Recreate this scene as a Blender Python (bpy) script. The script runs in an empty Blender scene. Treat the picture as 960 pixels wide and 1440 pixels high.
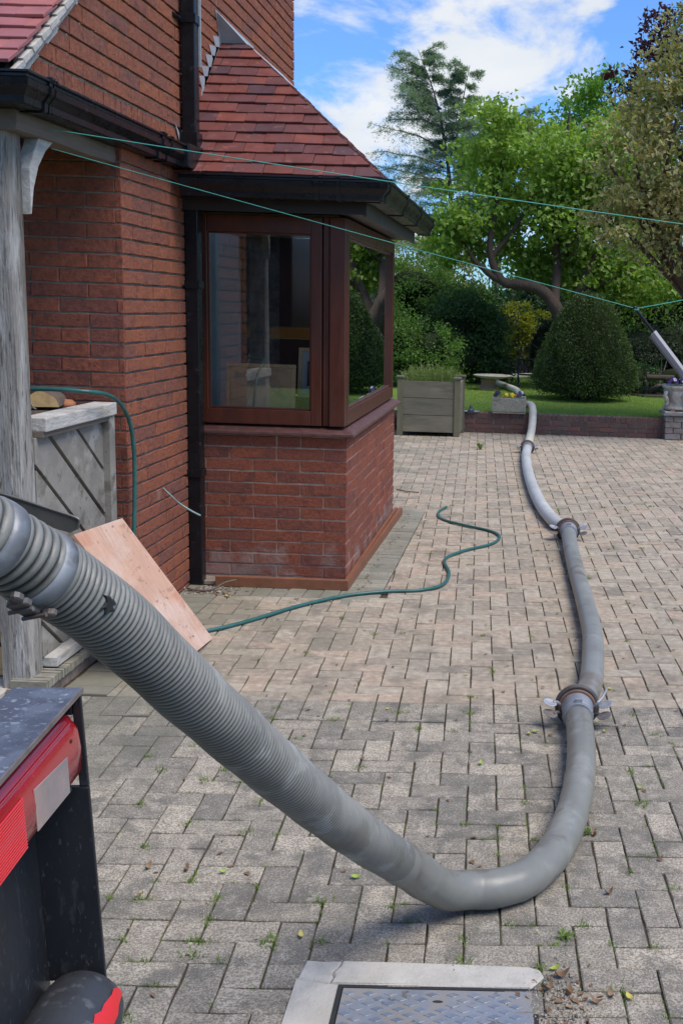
import bpy, bmesh, math, random
import numpy as np
from mathutils import Vector, Matrix
random.seed(7); RNG = np.random.default_rng(7)
PI = math.pi
sc = bpy.context.scene
COL = sc.collection

# ------------------------------------------------------------------ camera
def cam_setup():
    f, px, py, a, b, c = 1562.5776, 714.3489, 687.9755, 0.0161, 0.161, 0.0311
    ca, sa, cb, sb, cc, s_ = math.cos(a), math.sin(a), math.cos(b), math.sin(b), math.cos(c), math.sin(c)
    Rz = np.array([[ca, sa, 0], [-sa, ca, 0], [0, 0, 1]]); B = np.array([[1, 0, 0], [0, 0, -1], [0, 1, 0]])
    Rx = np.array([[1, 0, 0], [0, cb, -sb], [0, sb, cb]]); Rr = np.array([[cc, -s_, 0], [s_, cc, 0], [0, 0, 1]])
    R = Rr @ Rx @ B @ Rz
    cd = bpy.data.cameras.new('camera'); co = bpy.data.objects.new('camera', cd); COL.objects.link(co)
    cd.sensor_fit = 'VERTICAL'; cd.sensor_height = 36.0; cd.sensor_width = 24.0
    cd.lens = f / 1440 * 36.0
    cd.shift_x = -(px - 480) / 1440; cd.shift_y = (py - 720) / 1440
    cd.clip_start = 0.05; cd.clip_end = 3000
    m = Matrix(((R[0][0], -R[1][0], -R[2][0]), (R[0][1], -R[1][1], -R[2][1]), (R[0][2], -R[1][2], -R[2][2]))).to_4x4()
    m.translation = Vector((0, 0, 1.70)); co.matrix_world = m
    sc.camera = co
cam_setup()

# ------------------------------------------------------------------ light
SUN_EL, SUN_AZ = 60.0, 120.0          # azimuth measured from +Y (away from the camera) towards +X
def N(nt, t, **k):
    n = nt.nodes.new(t)
    for kk, v in k.items():
        if kk == 'ins':
            for i, x in v.items(): n.inputs[i].default_value = x
        else: setattr(n, kk, v)
    return n
def world():
    w = bpy.data.worlds.new('World'); sc.world = w; w.use_nodes = True; nt = w.node_tree; nt.nodes.clear()
    L = nt.links.new
    sky = N(nt, 'ShaderNodeTexSky', sky_type='NISHITA', sun_disc=False, sun_elevation=math.radians(SUN_EL),
            sun_rotation=math.radians(SUN_AZ), altitude=50, air_density=1.0, dust_density=0.6, ozone_density=2.2)
    tc = N(nt, 'ShaderNodeTexCoord')
    sep = N(nt, 'ShaderNodeSeparateXYZ'); L(tc.outputs['Generated'], sep.inputs[0])
    zz = N(nt, 'ShaderNodeMath', operation='MAXIMUM', ins={1: 0.0}); L(sep.outputs[2], zz.inputs[0])
    za = N(nt, 'ShaderNodeMath', operation='ADD', ins={1: 0.22}); L(zz.outputs[0], za.inputs[0])
    dv = N(nt, 'ShaderNodeVectorMath', operation='SCALE')
    inv = N(nt, 'ShaderNodeMath', operation='DIVIDE', ins={0: 1.0}); L(za.outputs[0], inv.inputs[1])
    L(tc.outputs['Generated'], dv.inputs[0]); L(inv.outputs[0], dv.inputs['Scale'])
    nz = N(nt, 'ShaderNodeTexNoise', ins={'Scale': 4.2, 'Detail': 10.0, 'Roughness': 0.58, 'Distortion': 0.3})
    mp = N(nt, 'ShaderNodeMapping'); mp.inputs['Location'].default_value = (3.1, 0.75, 0.4); mp.inputs['Scale'].default_value = (1, 0.8, 0.25)
    L(dv.outputs[0], mp.inputs[0]); L(mp.outputs[0], nz.inputs['Vector'])
    # a few big clouds stand in the north, where the photograph looks
    acc = nz.outputs['Fac']
    for (u_, v_, rad, amt) in ((655, 100, .055, .15), (600, 140, .040, .08), (720, 120, .035, .07), (540, 200, .045, .10), (480, 30, .04, .12), (760, 25, .03, .10), (840, 15, .03, .10), (800, 105, .02, .08),
                               (450, 110, .030, -.13), (620, 5, .028, -.12), (850, 90, .045, -.16), (900, 40, .035, -.08)):
        d = Vector(((u_ - 748) / 1562.6, 1.0, (437 - v_) / 1562.6))
        v = Vector(d).normalized()
        dist = N(nt, 'ShaderNodeVectorMath', operation='DISTANCE'); dist.inputs[1].default_value = v; L(tc.outputs['Generated'], dist.inputs[0])
        mr = N(nt, 'ShaderNodeMapRange', interpolation_type='SMOOTHERSTEP', ins={1: 0.0, 2: rad * 1.9, 3: amt, 4: 0.0}); L(dist.outputs['Value'], mr.inputs[0])
        ad = N(nt, 'ShaderNodeMath', operation='ADD'); L(acc, ad.inputs[0]); L(mr.outputs[0], ad.inputs[1]); acc = ad.outputs[0]
    rp = N(nt, 'ShaderNodeMapRange', interpolation_type='SMOOTHSTEP', ins={1: 0.47, 2: 0.66, 3: 0.06, 4: 0.97}); L(acc, rp.inputs[0])
    nz2 = N(nt, 'ShaderNodeTexNoise', ins={'Scale': 5.0, 'Detail': 6.0}); L(mp.outputs[0], nz2.inputs['Vector'])
    cr = N(nt, 'ShaderNodeMix', data_type='RGBA'); cr.inputs[6].default_value = (2.35, 2.55, 2.8, 1); cr.inputs[7].default_value = (3.3, 3.33, 3.36, 1)
    L(nz2.outputs['Fac'], cr.inputs[0])
    mx = N(nt, 'ShaderNodeMix', data_type='RGBA'); L(rp.outputs[0], mx.inputs[0]); tint = N(nt, 'ShaderNodeMix', data_type='RGBA', blend_type='MULTIPLY', ins={0: 1.0}); L(sky.outputs[0], tint.inputs[6]); tint.inputs[7].default_value = (0.245, 0.44, 0.70, 1); L(tint.outputs[2], mx.inputs[6]); L(cr.outputs[2], mx.inputs[7])
    bg = N(nt, 'ShaderNodeBackground', ins={'Strength': 0.11}); L(mx.outputs[2], bg.inputs[0])
    out = N(nt, 'ShaderNodeOutputWorld'); L(bg.outputs[0], out.inputs[0])
world()
sd = bpy.data.lights.new('sun', 'SUN'); so = bpy.data.objects.new('sun', sd); COL.objects.link(so)
sd.energy = 1.4; sd.angle = math.radians(34); sd.color = (1.0, 0.92, 0.82)
_e, _a = math.radians(SUN_EL), math.radians(SUN_AZ)
_d = Vector((math.sin(_a) * math.cos(_e), math.cos(_a) * math.cos(_e), math.sin(_e)))
so.rotation_euler = _d.to_track_quat('Z', 'Y').to_euler()
vs = sc.view_settings; vs.view_transform = 'Standard'; vs.look = 'None'; vs.exposure = 1.45; vs.gamma = 1.0

# ------------------------------------------------------------------ materials
def ramp(nt, cols, interp='LINEAR'):
    r = N(nt, 'ShaderNodeValToRGB'); e = r.color_ramp.elements; n = len(cols)
    r.color_ramp.interpolation = interp
    while len(e) < n: e.new(0.5)
    for i, c in enumerate(cols):
        e[i].position = i / max(1, n - 1); e[i].color = (c[0], c[1], c[2], 1)
    return r
def M(name, cols, nscale=9, namp=0.25, stain=None, speck=None, rough=0.8, bump=None, metal=0.0, coat=0.0, spec=0.5,
      stretch=(1, 1, 1), translucent=0.0, obj=False, rvar=0.1, layer=None, bump2=None):
    m = bpy.data.materials.new(name); m.use_nodes = True; nt = m.node_tree; nt.nodes.clear(); L = nt.links.new
    geo = N(nt, 'ShaderNodeNewGeometry'); oi = N(nt, 'ShaderNodeObjectInfo')
    if obj:
        tc = N(nt, 'ShaderNodeTexCoord'); pos = tc.outputs['Object']
    else: pos = geo.outputs['Position']
    mp = N(nt, 'ShaderNodeMapping'); mp.inputs['Scale'].default_value = stretch; L(pos, mp.inputs[0]); vec = mp.outputs[0]
    ma = N(nt, 'ShaderNodeMath', operation='MULTIPLY_ADD', ins={1: 7.31}); L(oi.outputs['Random'], ma.inputs[0]); L(geo.outputs['Random Per Island'], ma.inputs[2])
    fr = N(nt, 'ShaderNodeMath', operation='FRACT'); L(ma.outputs[0], fr.inputs[0])
    rc = ramp(nt, cols if len(cols) > 1 else cols * 2); L(fr.outputs[0], rc.inputs[0]); col = rc.outputs[0]
    nz = N(nt, 'ShaderNodeTexNoise', ins={'Scale': nscale, 'Detail': 7.0, 'Roughness': 0.62}); L(vec, nz.inputs['Vector'])
    mr = N(nt, 'ShaderNodeMapRange', ins={1: 0.25, 2: 0.75, 3: 1 - namp, 4: 1 + namp}); L(nz.outputs['Fac'], mr.inputs[0])
    mul = N(nt, 'ShaderNodeVectorMath', operation='SCALE'); L(col, mul.inputs[0]); L(mr.outputs[0], mul.inputs['Scale']); col = mul.outputs[0]
    def mixin(col, fac, c):
        x = N(nt, 'ShaderNodeMix', data_type='RGBA'); L(fac, x.inputs[0]); L(col, x.inputs[6]); x.inputs[7].default_value = (c[0], c[1], c[2], 1); return x.outputs[2]
    for st in ([stain] if stain and not isinstance(stain, list) else (stain or [])):       # (colour, scale, lo, hi, amount)
        c, s, lo, hi, am = st
        n2 = N(nt, 'ShaderNodeTexNoise', ins={'Scale': s, 'Detail': 8.0, 'Roughness': 0.6}); L(vec, n2.inputs['Vector'])
        r2 = N(nt, 'ShaderNodeMapRange', interpolation_type='SMOOTHSTEP', ins={1: lo, 2: hi, 3: 0.0, 4: am}); L(n2.outputs['Fac'], r2.inputs[0])
        col = mixin(col, r2.outputs[0], c)
    if speck:                                              # (colour, scale, radius, amount)
        for c, s, r_, am in speck:
            v = N(nt, 'ShaderNodeTexVoronoi', ins={'Scale': s}); L(pos, v.inputs['Vector'])
            r3 = N(nt, 'ShaderNodeMapRange', ins={1: r_, 2: r_ * 0.6, 3: 0.0, 4: am}); L(v.outputs['Distance'], r3.inputs[0])
            # only some of the cells
            sx = N(nt, 'ShaderNodeSeparateColor'); L(v.outputs['Color'], sx.inputs[0])
            gt = N(nt, 'ShaderNodeMath', operation='GREATER_THAN', ins={1: 0.45}); L(sx.outputs[0], gt.inputs[0])
            mm = N(nt, 'ShaderNodeMath', operation='MULTIPLY'); L(r3.outputs[0], mm.inputs[0]); L(gt.outputs[0], mm.inputs[1])
            col = mixin(col, mm.outputs[0], c)
    if layer: col = layer(nt, L, pos, col, geo)
    b = N(nt, 'ShaderNodeBsdfPrincipled'); L(col, b.inputs['Base Color'])
    rr = N(nt, 'ShaderNodeMapRange', ins={1: 0.3, 2: 0.7, 3: max(0.03, rough - rvar), 4: min(1, rough + rvar)}); L(nz.outputs['Fac'], rr.inputs[0]); L(rr.outputs[0], b.inputs['Roughness'])
    b.inputs['Metallic'].default_value = metal; b.inputs['Specular IOR Level'].default_value = spec; b.inputs['Coat Weight'].default_value = coat; b.inputs['Coat Roughness'].default_value = 0.12
    prev = None
    for bp in (bump, bump2):
        if not bp: continue
        s, st_, di = bp[:3]
        n4 = N(nt, 'ShaderNodeTexNoise', ins={'Scale': s, 'Detail': 8.0, 'Roughness': 0.65}); L(vec, n4.inputs['Vector'])
        bu = N(nt, 'ShaderNodeBump', ins={'Strength': st_, 'Distance': di}); L(n4.outputs['Fac'], bu.inputs['Height'])
        if prev: L(prev, bu.inputs['Normal'])
        prev = bu.outputs[0]
    if prev: L(prev, b.inputs['Normal'])
    o = N(nt, 'ShaderNodeOutputMaterial'); sh = b.outputs[0]
    if translucent:
        t = N(nt, 'ShaderNodeBsdfTranslucent')
        tcol = N(nt, 'ShaderNodeMix', data_type='RGBA', blend_type='MULTIPLY', ins={0: 1.0}); L(col, tcol.inputs[6]); tcol.inputs[7].default_value = (1.5, 1.6, 0.6, 1); L(tcol.outputs[2], t.inputs[0])
        ms = N(nt, 'ShaderNodeMixShader', ins={0: translucent}); L(sh, ms.inputs[1]); L(t.outputs[0], ms.inputs[2]); sh = ms.outputs[0]
    L(sh, o.inputs[0]); return m
def glass_mat():
    m = bpy.data.materials.new('window glass'); m.use_nodes = True; nt = m.node_tree; nt.nodes.clear(); L = nt.links.new
    fz = N(nt, 'ShaderNodeFresnel', ins={'IOR': 1.62})
    t = N(nt, 'ShaderNodeBsdfTransparent'); t.inputs[0].default_value = (0.93, 0.95, 0.93, 1)
    g = N(nt, 'ShaderNodeBsdfGlossy', ins={'Roughness': 0.0}); g.inputs[0].default_value = (0.9, 0.95, 0.93, 1)
    ms = N(nt, 'ShaderNodeMixShader'); mm = N(nt, 'ShaderNodeMath', operation='MULTIPLY', use_clamp=True, ins={1: 2.5}); L(fz.outputs[0], mm.inputs[0])
    L(mm.outputs[0], ms.inputs[0]); L(t.outputs[0], ms.inputs[1]); L(g.outputs[0], ms.inputs[2])
    o = N(nt, 'ShaderNodeOutputMaterial'); L(ms.outputs[0], o.inputs[0]); return m

BRICKS = [(0.225, 0.072, 0.044), (0.244, 0.08, 0.047), (0.192, 0.068, 0.046), (0.266, 0.086, 0.05), (0.228, 0.073, 0.045), (0.175, 0.067, 0.05), (0.244, 0.078, 0.046)]
BRICKW = [(0.273, 0.096, 0.055), (0.246, 0.088, 0.054), (0.3, 0.106, 0.057), (0.219, 0.083, 0.056), (0.27, 0.095, 0.055), (0.198, 0.083, 0.062), (0.252, 0.092, 0.057), (0.282, 0.098, 0.055)]
def salts(nt, L, pos, col, geo):      # pale salts low on the brickwork near the ground
    sx = N(nt, 'ShaderNodeSeparateXYZ'); L(pos, sx.inputs[0])
    mr = N(nt, 'ShaderNodeMapRange', ins={1: 0.42, 2: 0.03, 3: -0.12, 4: 0.30}); L(sx.outputs[2], mr.inputs[0])
    nz = N(nt, 'ShaderNodeTexNoise', ins={'Scale': 7.0, 'Detail': 8.0}); L(pos, nz.inputs['Vector'])
    ad = N(nt, 'ShaderNodeMath', operation='ADD'); L(mr.outputs[0], ad.inputs[0]); L(nz.outputs['Fac'], ad.inputs[1])
    r = N(nt, 'ShaderNodeMapRange', interpolation_type='SMOOTHSTEP', ins={1: 0.62, 2: 0.86, 3: 0.0, 4: 0.42}); L(ad.outputs[0], r.inputs[0])
    x = N(nt, 'ShaderNodeMix', data_type='RGBA'); L(r.outputs[0], x.inputs[0]); L(col, x.inputs[6]); x.inputs[7].default_value = (0.33, 0.29, 0.26, 1); return x.outputs[2]
m_brick = M('red brick', BRICKW, 48, 0.42, stain=[((0.10, 0.05, 0.045), 14, 0.54, 0.66, 0.6), ((0.40, 0.30, 0.23), 7, 0.62, 0.72, 0.35), ((0.07, 0.045, 0.045), 60, 0.60, 0.68, 0.6)], rough=0.9, bump=(110, 0.9, 0.005), bump2=(34, 0.8, 0.009), spec=0.2)
m_brickb = M('bay brick', BRICKS, 50, 0.40, stain=[((0.10, 0.045, 0.04), 12, 0.54, 0.66, 0.6), ((0.065, 0.035, 0.035), 64, 0.60, 0.68, 0.6)], rough=0.88, bump=(110, 0.9, 0.004), bump2=(36, 0.7, 0.007), spec=0.2,
             layer=salts)
m_mortarb = M('buff mortar', [(0.38, 0.28, 0.21)], 30, 0.3, stain=[((0.15, 0.11, 0.09), 9, 0.48, 0.62, 0.6), ((0.42, 0.34, 0.27), 5, 0.56, 0.68, 0.5)], rough=0.95, bump=(120, 0.6, 0.004))
m_mortar = M('pale mortar', [(0.40, 0.33, 0.27)], 30, 0.3, stain=[((0.24, 0.2, 0.17), 9, 0.5, 0.7, 0.6)], rough=0.95, bump=(120, 0.6, 0.004))
m_mortard = M('weathered mortar', [(0.26, 0.205, 0.165)], 30, 0.35, stain=[((0.09, 0.07, 0.06), 7, 0.45, 0.7, 0.7)], rough=0.95, bump=(100, 0.6, 0.004))
m_fillet = M('cement fillet', [(0.46, 0.43, 0.39)], 18, 0.3, stain=[((0.25, 0.22, 0.19), 12, 0.5, 0.75, 0.6)], rough=0.9, bump=(60, 0.7, 0.006))
m_tile = M('clay roof tile', [(0.165, 0.042, 0.028), (0.105, 0.034, 0.032), (0.20, 0.050, 0.031), (0.075, 0.033, 0.038), (0.175, 0.046, 0.033), (0.13, 0.037, 0.030)], 12, 0.25,
           stain=[((0.08, 0.04, 0.045), 6, 0.53, 0.66, 0.6), ((0.30, 0.12, 0.09), 14, 0.58, 0.66, 0.4)], rough=0.6, bump=(150, 0.25, 0.002), spec=0.45)
m_tile2 = M('porch roof tile', [(0.36, 0.115, 0.095), (0.28, 0.10, 0.105), (0.40, 0.13, 0.10)], 8, 0.18, rough=0.6, bump=(150, 0.25, 0.002))
m_lead = M('lead sheet', [(0.34, 0.355, 0.375)], 9, 0.16, stain=[((0.34, 0.35, 0.37), 6, 0.5, 0.66, 0.6)], rough=0.65, metal=0.1, bump=(14, 0.25, 0.01))
m_black = M('black plastic', [(0.008, 0.009, 0.011)], 12, 0.3, stain=[((0.06, 0.065, 0.07), 20, 0.60, 0.70, 0.35)], rough=0.30, spec=0.35)
m_blackpaint = M('black painted timber', [(0.022, 0.019, 0.02)], 14, 0.3, rough=0.5, bump=(60, 0.2, 0.002))
m_soffit = M('grey green soffit board', [(0.045, 0.05, 0.042)], 14, 0.3, rough=0.6)
m_frame = M('dark red brown stained window timber', [(0.082, 0.021, 0.010)], 20, 0.25, stain=[((0.05, 0.018, 0.013), 8, 0.5, 0.66, 0.6)], rough=0.36, spec=0.5, bump=(60, 0.12, 0.002), stretch=(1, 1, 0.2))
m_sill = M('brown stained sill', [(0.10, 0.045, 0.038)], 25, 0.3, stain=[((0.17, 0.11, 0.10), 15, 0.5, 0.72, 0.6)], rough=0.42, bump=(80, 0.25, 0.002))
m_skirt = M('brown stained kick board', [(0.21, 0.082, 0.04)], 18, 0.25, stain=[((0.12, 0.06, 0.035), 9, 0.5, 0.75, 0.5)], rough=0.55, bump=(50, 0.2, 0.003))
m_glass = glass_mat()
def grain(nt, L, pos, col, geo):
    w = N(nt, 'ShaderNodeTexWave', ins={'Scale': 9.0, 'Distortion': 9.0, 'Detail': 7.0, 'Detail Scale': 2.2, 'Detail Roughness': 0.7}); w.bands_direction = 'X'
    mp = N(nt, 'ShaderNodeMapping'); mp.inputs['Scale'].default_value = (3, 3, 0.3); L(pos, mp.inputs[0]); L(mp.outputs[0], w.inputs['Vector'])
    r = N(nt, 'ShaderNodeMapRange', ins={1: 0.0, 2: 1.0, 3: 0.80, 4: 1.08}); L(w.outputs['Fac'], r.inputs[0])
    s = N(nt, 'ShaderNodeVectorMath', operation='SCALE'); L(col, s.inputs[0]); L(r.outputs[0], s.inputs['Scale']); return s.outputs[0]
m_oak = M('silvered oak post', [(0.37, 0.345, 0.305)], 14, 0.35, stain=[((0.17, 0.145, 0.115), 7, 0.48, 0.62, 0.8), ((0.52, 0.51, 0.48), 9, 0.53, 0.62, 0.7), ((0.09, 0.075, 0.06), 40, 0.56, 0.64, 0.7), ((0.03, 0.025, 0.02), 22, 0.625, 0.66, 0.85)], rough=0.88, bump=(40, 1.0, 0.02), bump2=(110, 0.9, 0.008), stretch=(1, 1, 0.14), layer=grain)
m_oak2 = M('silvered oak boards', [(0.235, 0.215, 0.18), (0.26, 0.24, 0.205), (0.20, 0.185, 0.155)], 8, 0.25, stain=[((0.37, 0.355, 0.32), 6, 0.54, 0.66, 0.7), ((0.12, 0.105, 0.08), 9, 0.54, 0.66, 0.7), ((0.06, 0.05, 0.04), 30, 0.63, 0.67, 0.7)], rough=0.85, bump=(40, 0.5, 0.005))
m_oakrail = M('pale weathered rail', [(0.46, 0.44, 0.40)], 30, 0.25, stain=[((0.30, 0.28, 0.245), 22, 0.5, 0.68, 0.7)], rough=0.9, bump=(60, 0.9, 0.008), stretch=(1, 0.3, 1))
m_darkoak = M('brown oak beam', [(0.155, 0.125, 0.10)], 14, 0.3, rough=0.85, bump=(30, 0.6, 0.006), stretch=(1, 0.2, 1))
def plygrain(nt, L, pos, col, geo):
    mp = N(nt, 'ShaderNodeMapping'); mp.inputs['Rotation'].default_value = (0.0, 0.0, 0.0); mp.inputs['Scale'].default_value = (6, 60, 6); L(pos, mp.inputs[0])
    nz = N(nt, 'ShaderNodeTexNoise', ins={'Scale': 1.0, 'Detail': 6.0, 'Roughness': 0.7, 'Distortion': 0.6}); L(mp.outputs[0], nz.inputs['Vector'])
    r = N(nt, 'ShaderNodeMapRange', ins={1: 0.3, 2: 0.7, 3: 0.80, 4: 1.10}); L(nz.outputs['Fac'], r.inputs[0]); sc_ = N(nt, 'ShaderNodeVectorMath', operation='SCALE'); L(col, sc_.inputs[0]); L(r.outputs[0], sc_.inputs['Scale']); return sc_.outputs[0]
m_ply = M('raw plywood', [(0.56, 0.34, 0.235)], 6, 0.10, stain=[((0.48, 0.21, 0.13), 6, 0.57, 0.66, 0.6), ((0.62, 0.45, 0.36), 3.5, 0.46, 0.60, 0.8), ((0.14, 0.085, 0.06), 40, 0.64, 0.67, 0.8), ((0.30, 0.17, 0.11), 16, 0.60, 0.66, 0.6)], rough=0.75, bump=(60, 0.15, 0.002), stretch=(1, 0.5, 1), layer=plygrain)
m_plinth = M('creasing tile plinth', [(0.30, 0.275, 0.215), (0.24, 0.22, 0.17), (0.34, 0.31, 0.25)], 20, 0.3, stain=[((0.13, 0.14, 0.09), 8, 0.5, 0.7, 0.6)], rough=0.9, bump=(80, 0.5, 0.004))

def moss(nt, L, pos, col, geo):
    nz = N(nt, 'ShaderNodeTexNoise', ins={'Scale': 1.5, 'Detail': 8.0, 'Roughness': 0.6}); L(pos, nz.inputs['Vector'])
    sx = N(nt, 'ShaderNodeSeparateXYZ'); L(pos, sx.inputs[0])
    # green algae grows where the house keeps the paving damp
    a = N(nt, 'ShaderNodeMapRange', ins={1: -0.75, 2: -1.7, 3: 0.0, 4: 0.22}); L(sx.outputs[0], a.inputs[0])
    ad = N(nt, 'ShaderNodeMath', operation='ADD'); L(nz.outputs['Fac'], ad.inputs[0]); L(a.outputs[0], ad.inputs[1])
    r = N(nt, 'ShaderNodeMapRange', interpolation_type='SMOOTHSTEP', ins={1: 0.56, 2: 0.80, 3: 0.0, 4: 0.6}); L(ad.outputs[0], r.inputs[0])
    x = N(nt, 'ShaderNodeMix', data_type='RGBA'); L(r.outputs[0], x.inputs[0]); L(col, x.inputs[6]); x.inputs[7].default_value = (0.17, 0.165, 0.12, 1); return x.outputs[2]
def wornspots(nt, L, pos, col, geo):
    col = moss(nt, L, pos, col, geo)
    nz = N(nt, 'ShaderNodeTexNoise', ins={'Scale': 150.0, 'Detail': 3.0, 'Roughness': 0.7}); L(pos, nz.inputs['Vector'])
    r = N(nt, 'ShaderNodeMapRange', interpolation_type='SMOOTHSTEP', ins={1: 0.54, 2: 0.44, 3: 0.0, 4: 0.70}); L(nz.outputs['Fac'], r.inputs[0])
    x = N(nt, 'ShaderNodeMix', data_type='RGBA'); L(r.outputs[0], x.inputs[0]); L(col, x.inputs[6]); x.inputs[7].default_value = (0.135, 0.125, 0.108, 1); return x.outputs[2]
m_pavep = M('buff pink block paver', [(0.385, 0.313, 0.232), (0.30, 0.252, 0.192), (0.41, 0.315, 0.232), (0.34, 0.29, 0.22), (0.41, 0.348, 0.265), (0.26, 0.224, 0.174), (0.365, 0.30, 0.222)], 26, 0.34,
            stain=[((0.17, 0.15, 0.115), 4, 0.52, 0.66, 0.62), ((0.50, 0.43, 0.34), 13, 0.56, 0.68, 0.45)], speck=[((0.55, 0.50, 0.44), 260, 0.30, 0.6), ((0.12, 0.10, 0.09), 200, 0.26, 0.55)], rough=0.92, bump=(160, 0.8, 0.003), bump2=(30, 0.4, 0.004), layer=moss, spec=0.25)
m_paveg = M('grey block paver', [(0.44, 0.378, 0.285), (0.26, 0.23, 0.182), (0.49, 0.42, 0.32), (0.35, 0.304, 0.237), (0.22, 0.197, 0.16), (0.41, 0.352, 0.27), (0.31, 0.27, 0.213)], 22, 0.36,
            stain=[((0.13, 0.12, 0.10), 6, 0.50, 0.63, 0.72), ((0.50, 0.45, 0.36), 11, 0.54, 0.66, 0.5)], speck=[((0.62, 0.60, 0.56), 230, 0.34, 0.85), ((0.075, 0.07, 0.065), 170, 0.28, 0.7)], rough=0.93, bump=(150, 1.0, 0.004), bump2=(32, 0.5, 0.005), layer=wornspots, spec=0.25)
m_pavem = M('green tinted border paver', [(0.255, 0.24, 0.19), (0.215, 0.205, 0.165), (0.30, 0.28, 0.22)], 24, 0.24, stain=[((0.14, 0.145, 0.10), 3, 0.48, 0.70, 0.6)],
            speck=[((0.50, 0.47, 0.41), 240, 0.30, 0.5), ((0.10, 0.09, 0.08), 200, 0.26, 0.5)], rough=0.93, bump=(150, 0.8, 0.003), layer=moss, spec=0.25)
m_joint = M('jointing sand and moss', [(0.075, 0.06, 0.042)], 30, 0.4, stain=[((0.085, 0.11, 0.035), 2.2, 0.50, 0.66, 0.75), ((0.17, 0.13, 0.09), 12, 0.58, 0.72, 0.7)], rough=1.0, bump=(140, 0.9, 0.006), spec=0.1)
m_grass = M('lawn', [(0.16, 0.25, 0.04)], 2.5, 0.22, stain=[((0.20, 0.27, 0.055), 1.3, 0.46, 0.60, 0.7), ((0.07, 0.135, 0.024), 5, 0.54, 0.66, 0.6)], rough=0.9, bump=(90, 1.0, 0.03), spec=0.2)
m_blade = M('grass blade', [(0.16, 0.27, 0.042), (0.22, 0.33, 0.06), (0.12, 0.21, 0.03), (0.28, 0.36, 0.09)], 1.5, 0.2, rough=0.6, translucent=0.35)
m_weed = M('weed', [(0.12, 0.20, 0.03), (0.19, 0.27, 0.05), (0.08, 0.14, 0.03)], 5, 0.2, rough=0.6, translucent=0.3)
m_soil = M('soil', [(0.06, 0.045, 0.03)], 20, 0.4, rough=1.0, bump=(60, 1.0, 0.02))
m_stone = M('pale concrete surround', [(0.47, 0.44, 0.385)], 16, 0.2, stain=[((0.30, 0.27, 0.225), 4, 0.50, 0.70, 0.55), ((0.13, 0.115, 0.10), 28, 0.66, 0.74, 0.7)], rough=0.95, bump=(110, 0.9, 0.004), bump2=(20, 0.5, 0.006))
m_cover = M('worn galvanised cover', [(0.27, 0.29, 0.32)], 6, 0.16, stain=[((0.33, 0.305, 0.275), 8, 0.46, 0.56, 0.85), ((0.14, 0.125, 0.11), 13, 0.60, 0.64, 0.8)], rough=0.45, metal=0.35, bump=(90, 0.25, 0.002))
m_coverd = M('cover tread', [(0.19, 0.225, 0.275)], 20, 0.2, stain=[((0.31, 0.31, 0.31), 9, 0.48, 0.58, 0.7)], rough=0.5, metal=0.35)
m_dark = M('black shadow gap iron', [(0.02, 0.02, 0.02)], 20, 0.3, rough=0.8)

# ------------------------------------------------------------------ mesh helpers
def tag(o, label=None, cat=None, group=None, kind=None):
    if label: o['label'] = label
    if cat: o['category'] = cat
    if group: o['group'] = group
    if kind: o['kind'] = kind
    return o
def empty(name, loc, label=None, cat=None, group=None, kind=None):
    o = bpy.data.objects.new(name, None); o.empty_display_size = 0.1; COL.objects.link(o); o.location = loc
    return tag(o, label, cat, group, kind)
def link(name, me, parent=None, loc=None):
    o = bpy.data.objects.new(name, me); COL.objects.link(o)
    if parent is not None:
        o.parent = parent
        pm = world_of(parent)
        if loc is None: o.matrix_parent_inverse = pm.inverted()
        else: o.matrix_parent_inverse = pm.inverted(); o.location = loc
    elif loc is not None: o.location = loc
    return o
def world_of(o):
    m = Matrix.LocRotScale(o.location, o.rotation_euler, o.scale)
    if o.parent is not None: return world_of(o.parent) @ o.matrix_parent_inverse @ m
    return m
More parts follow.
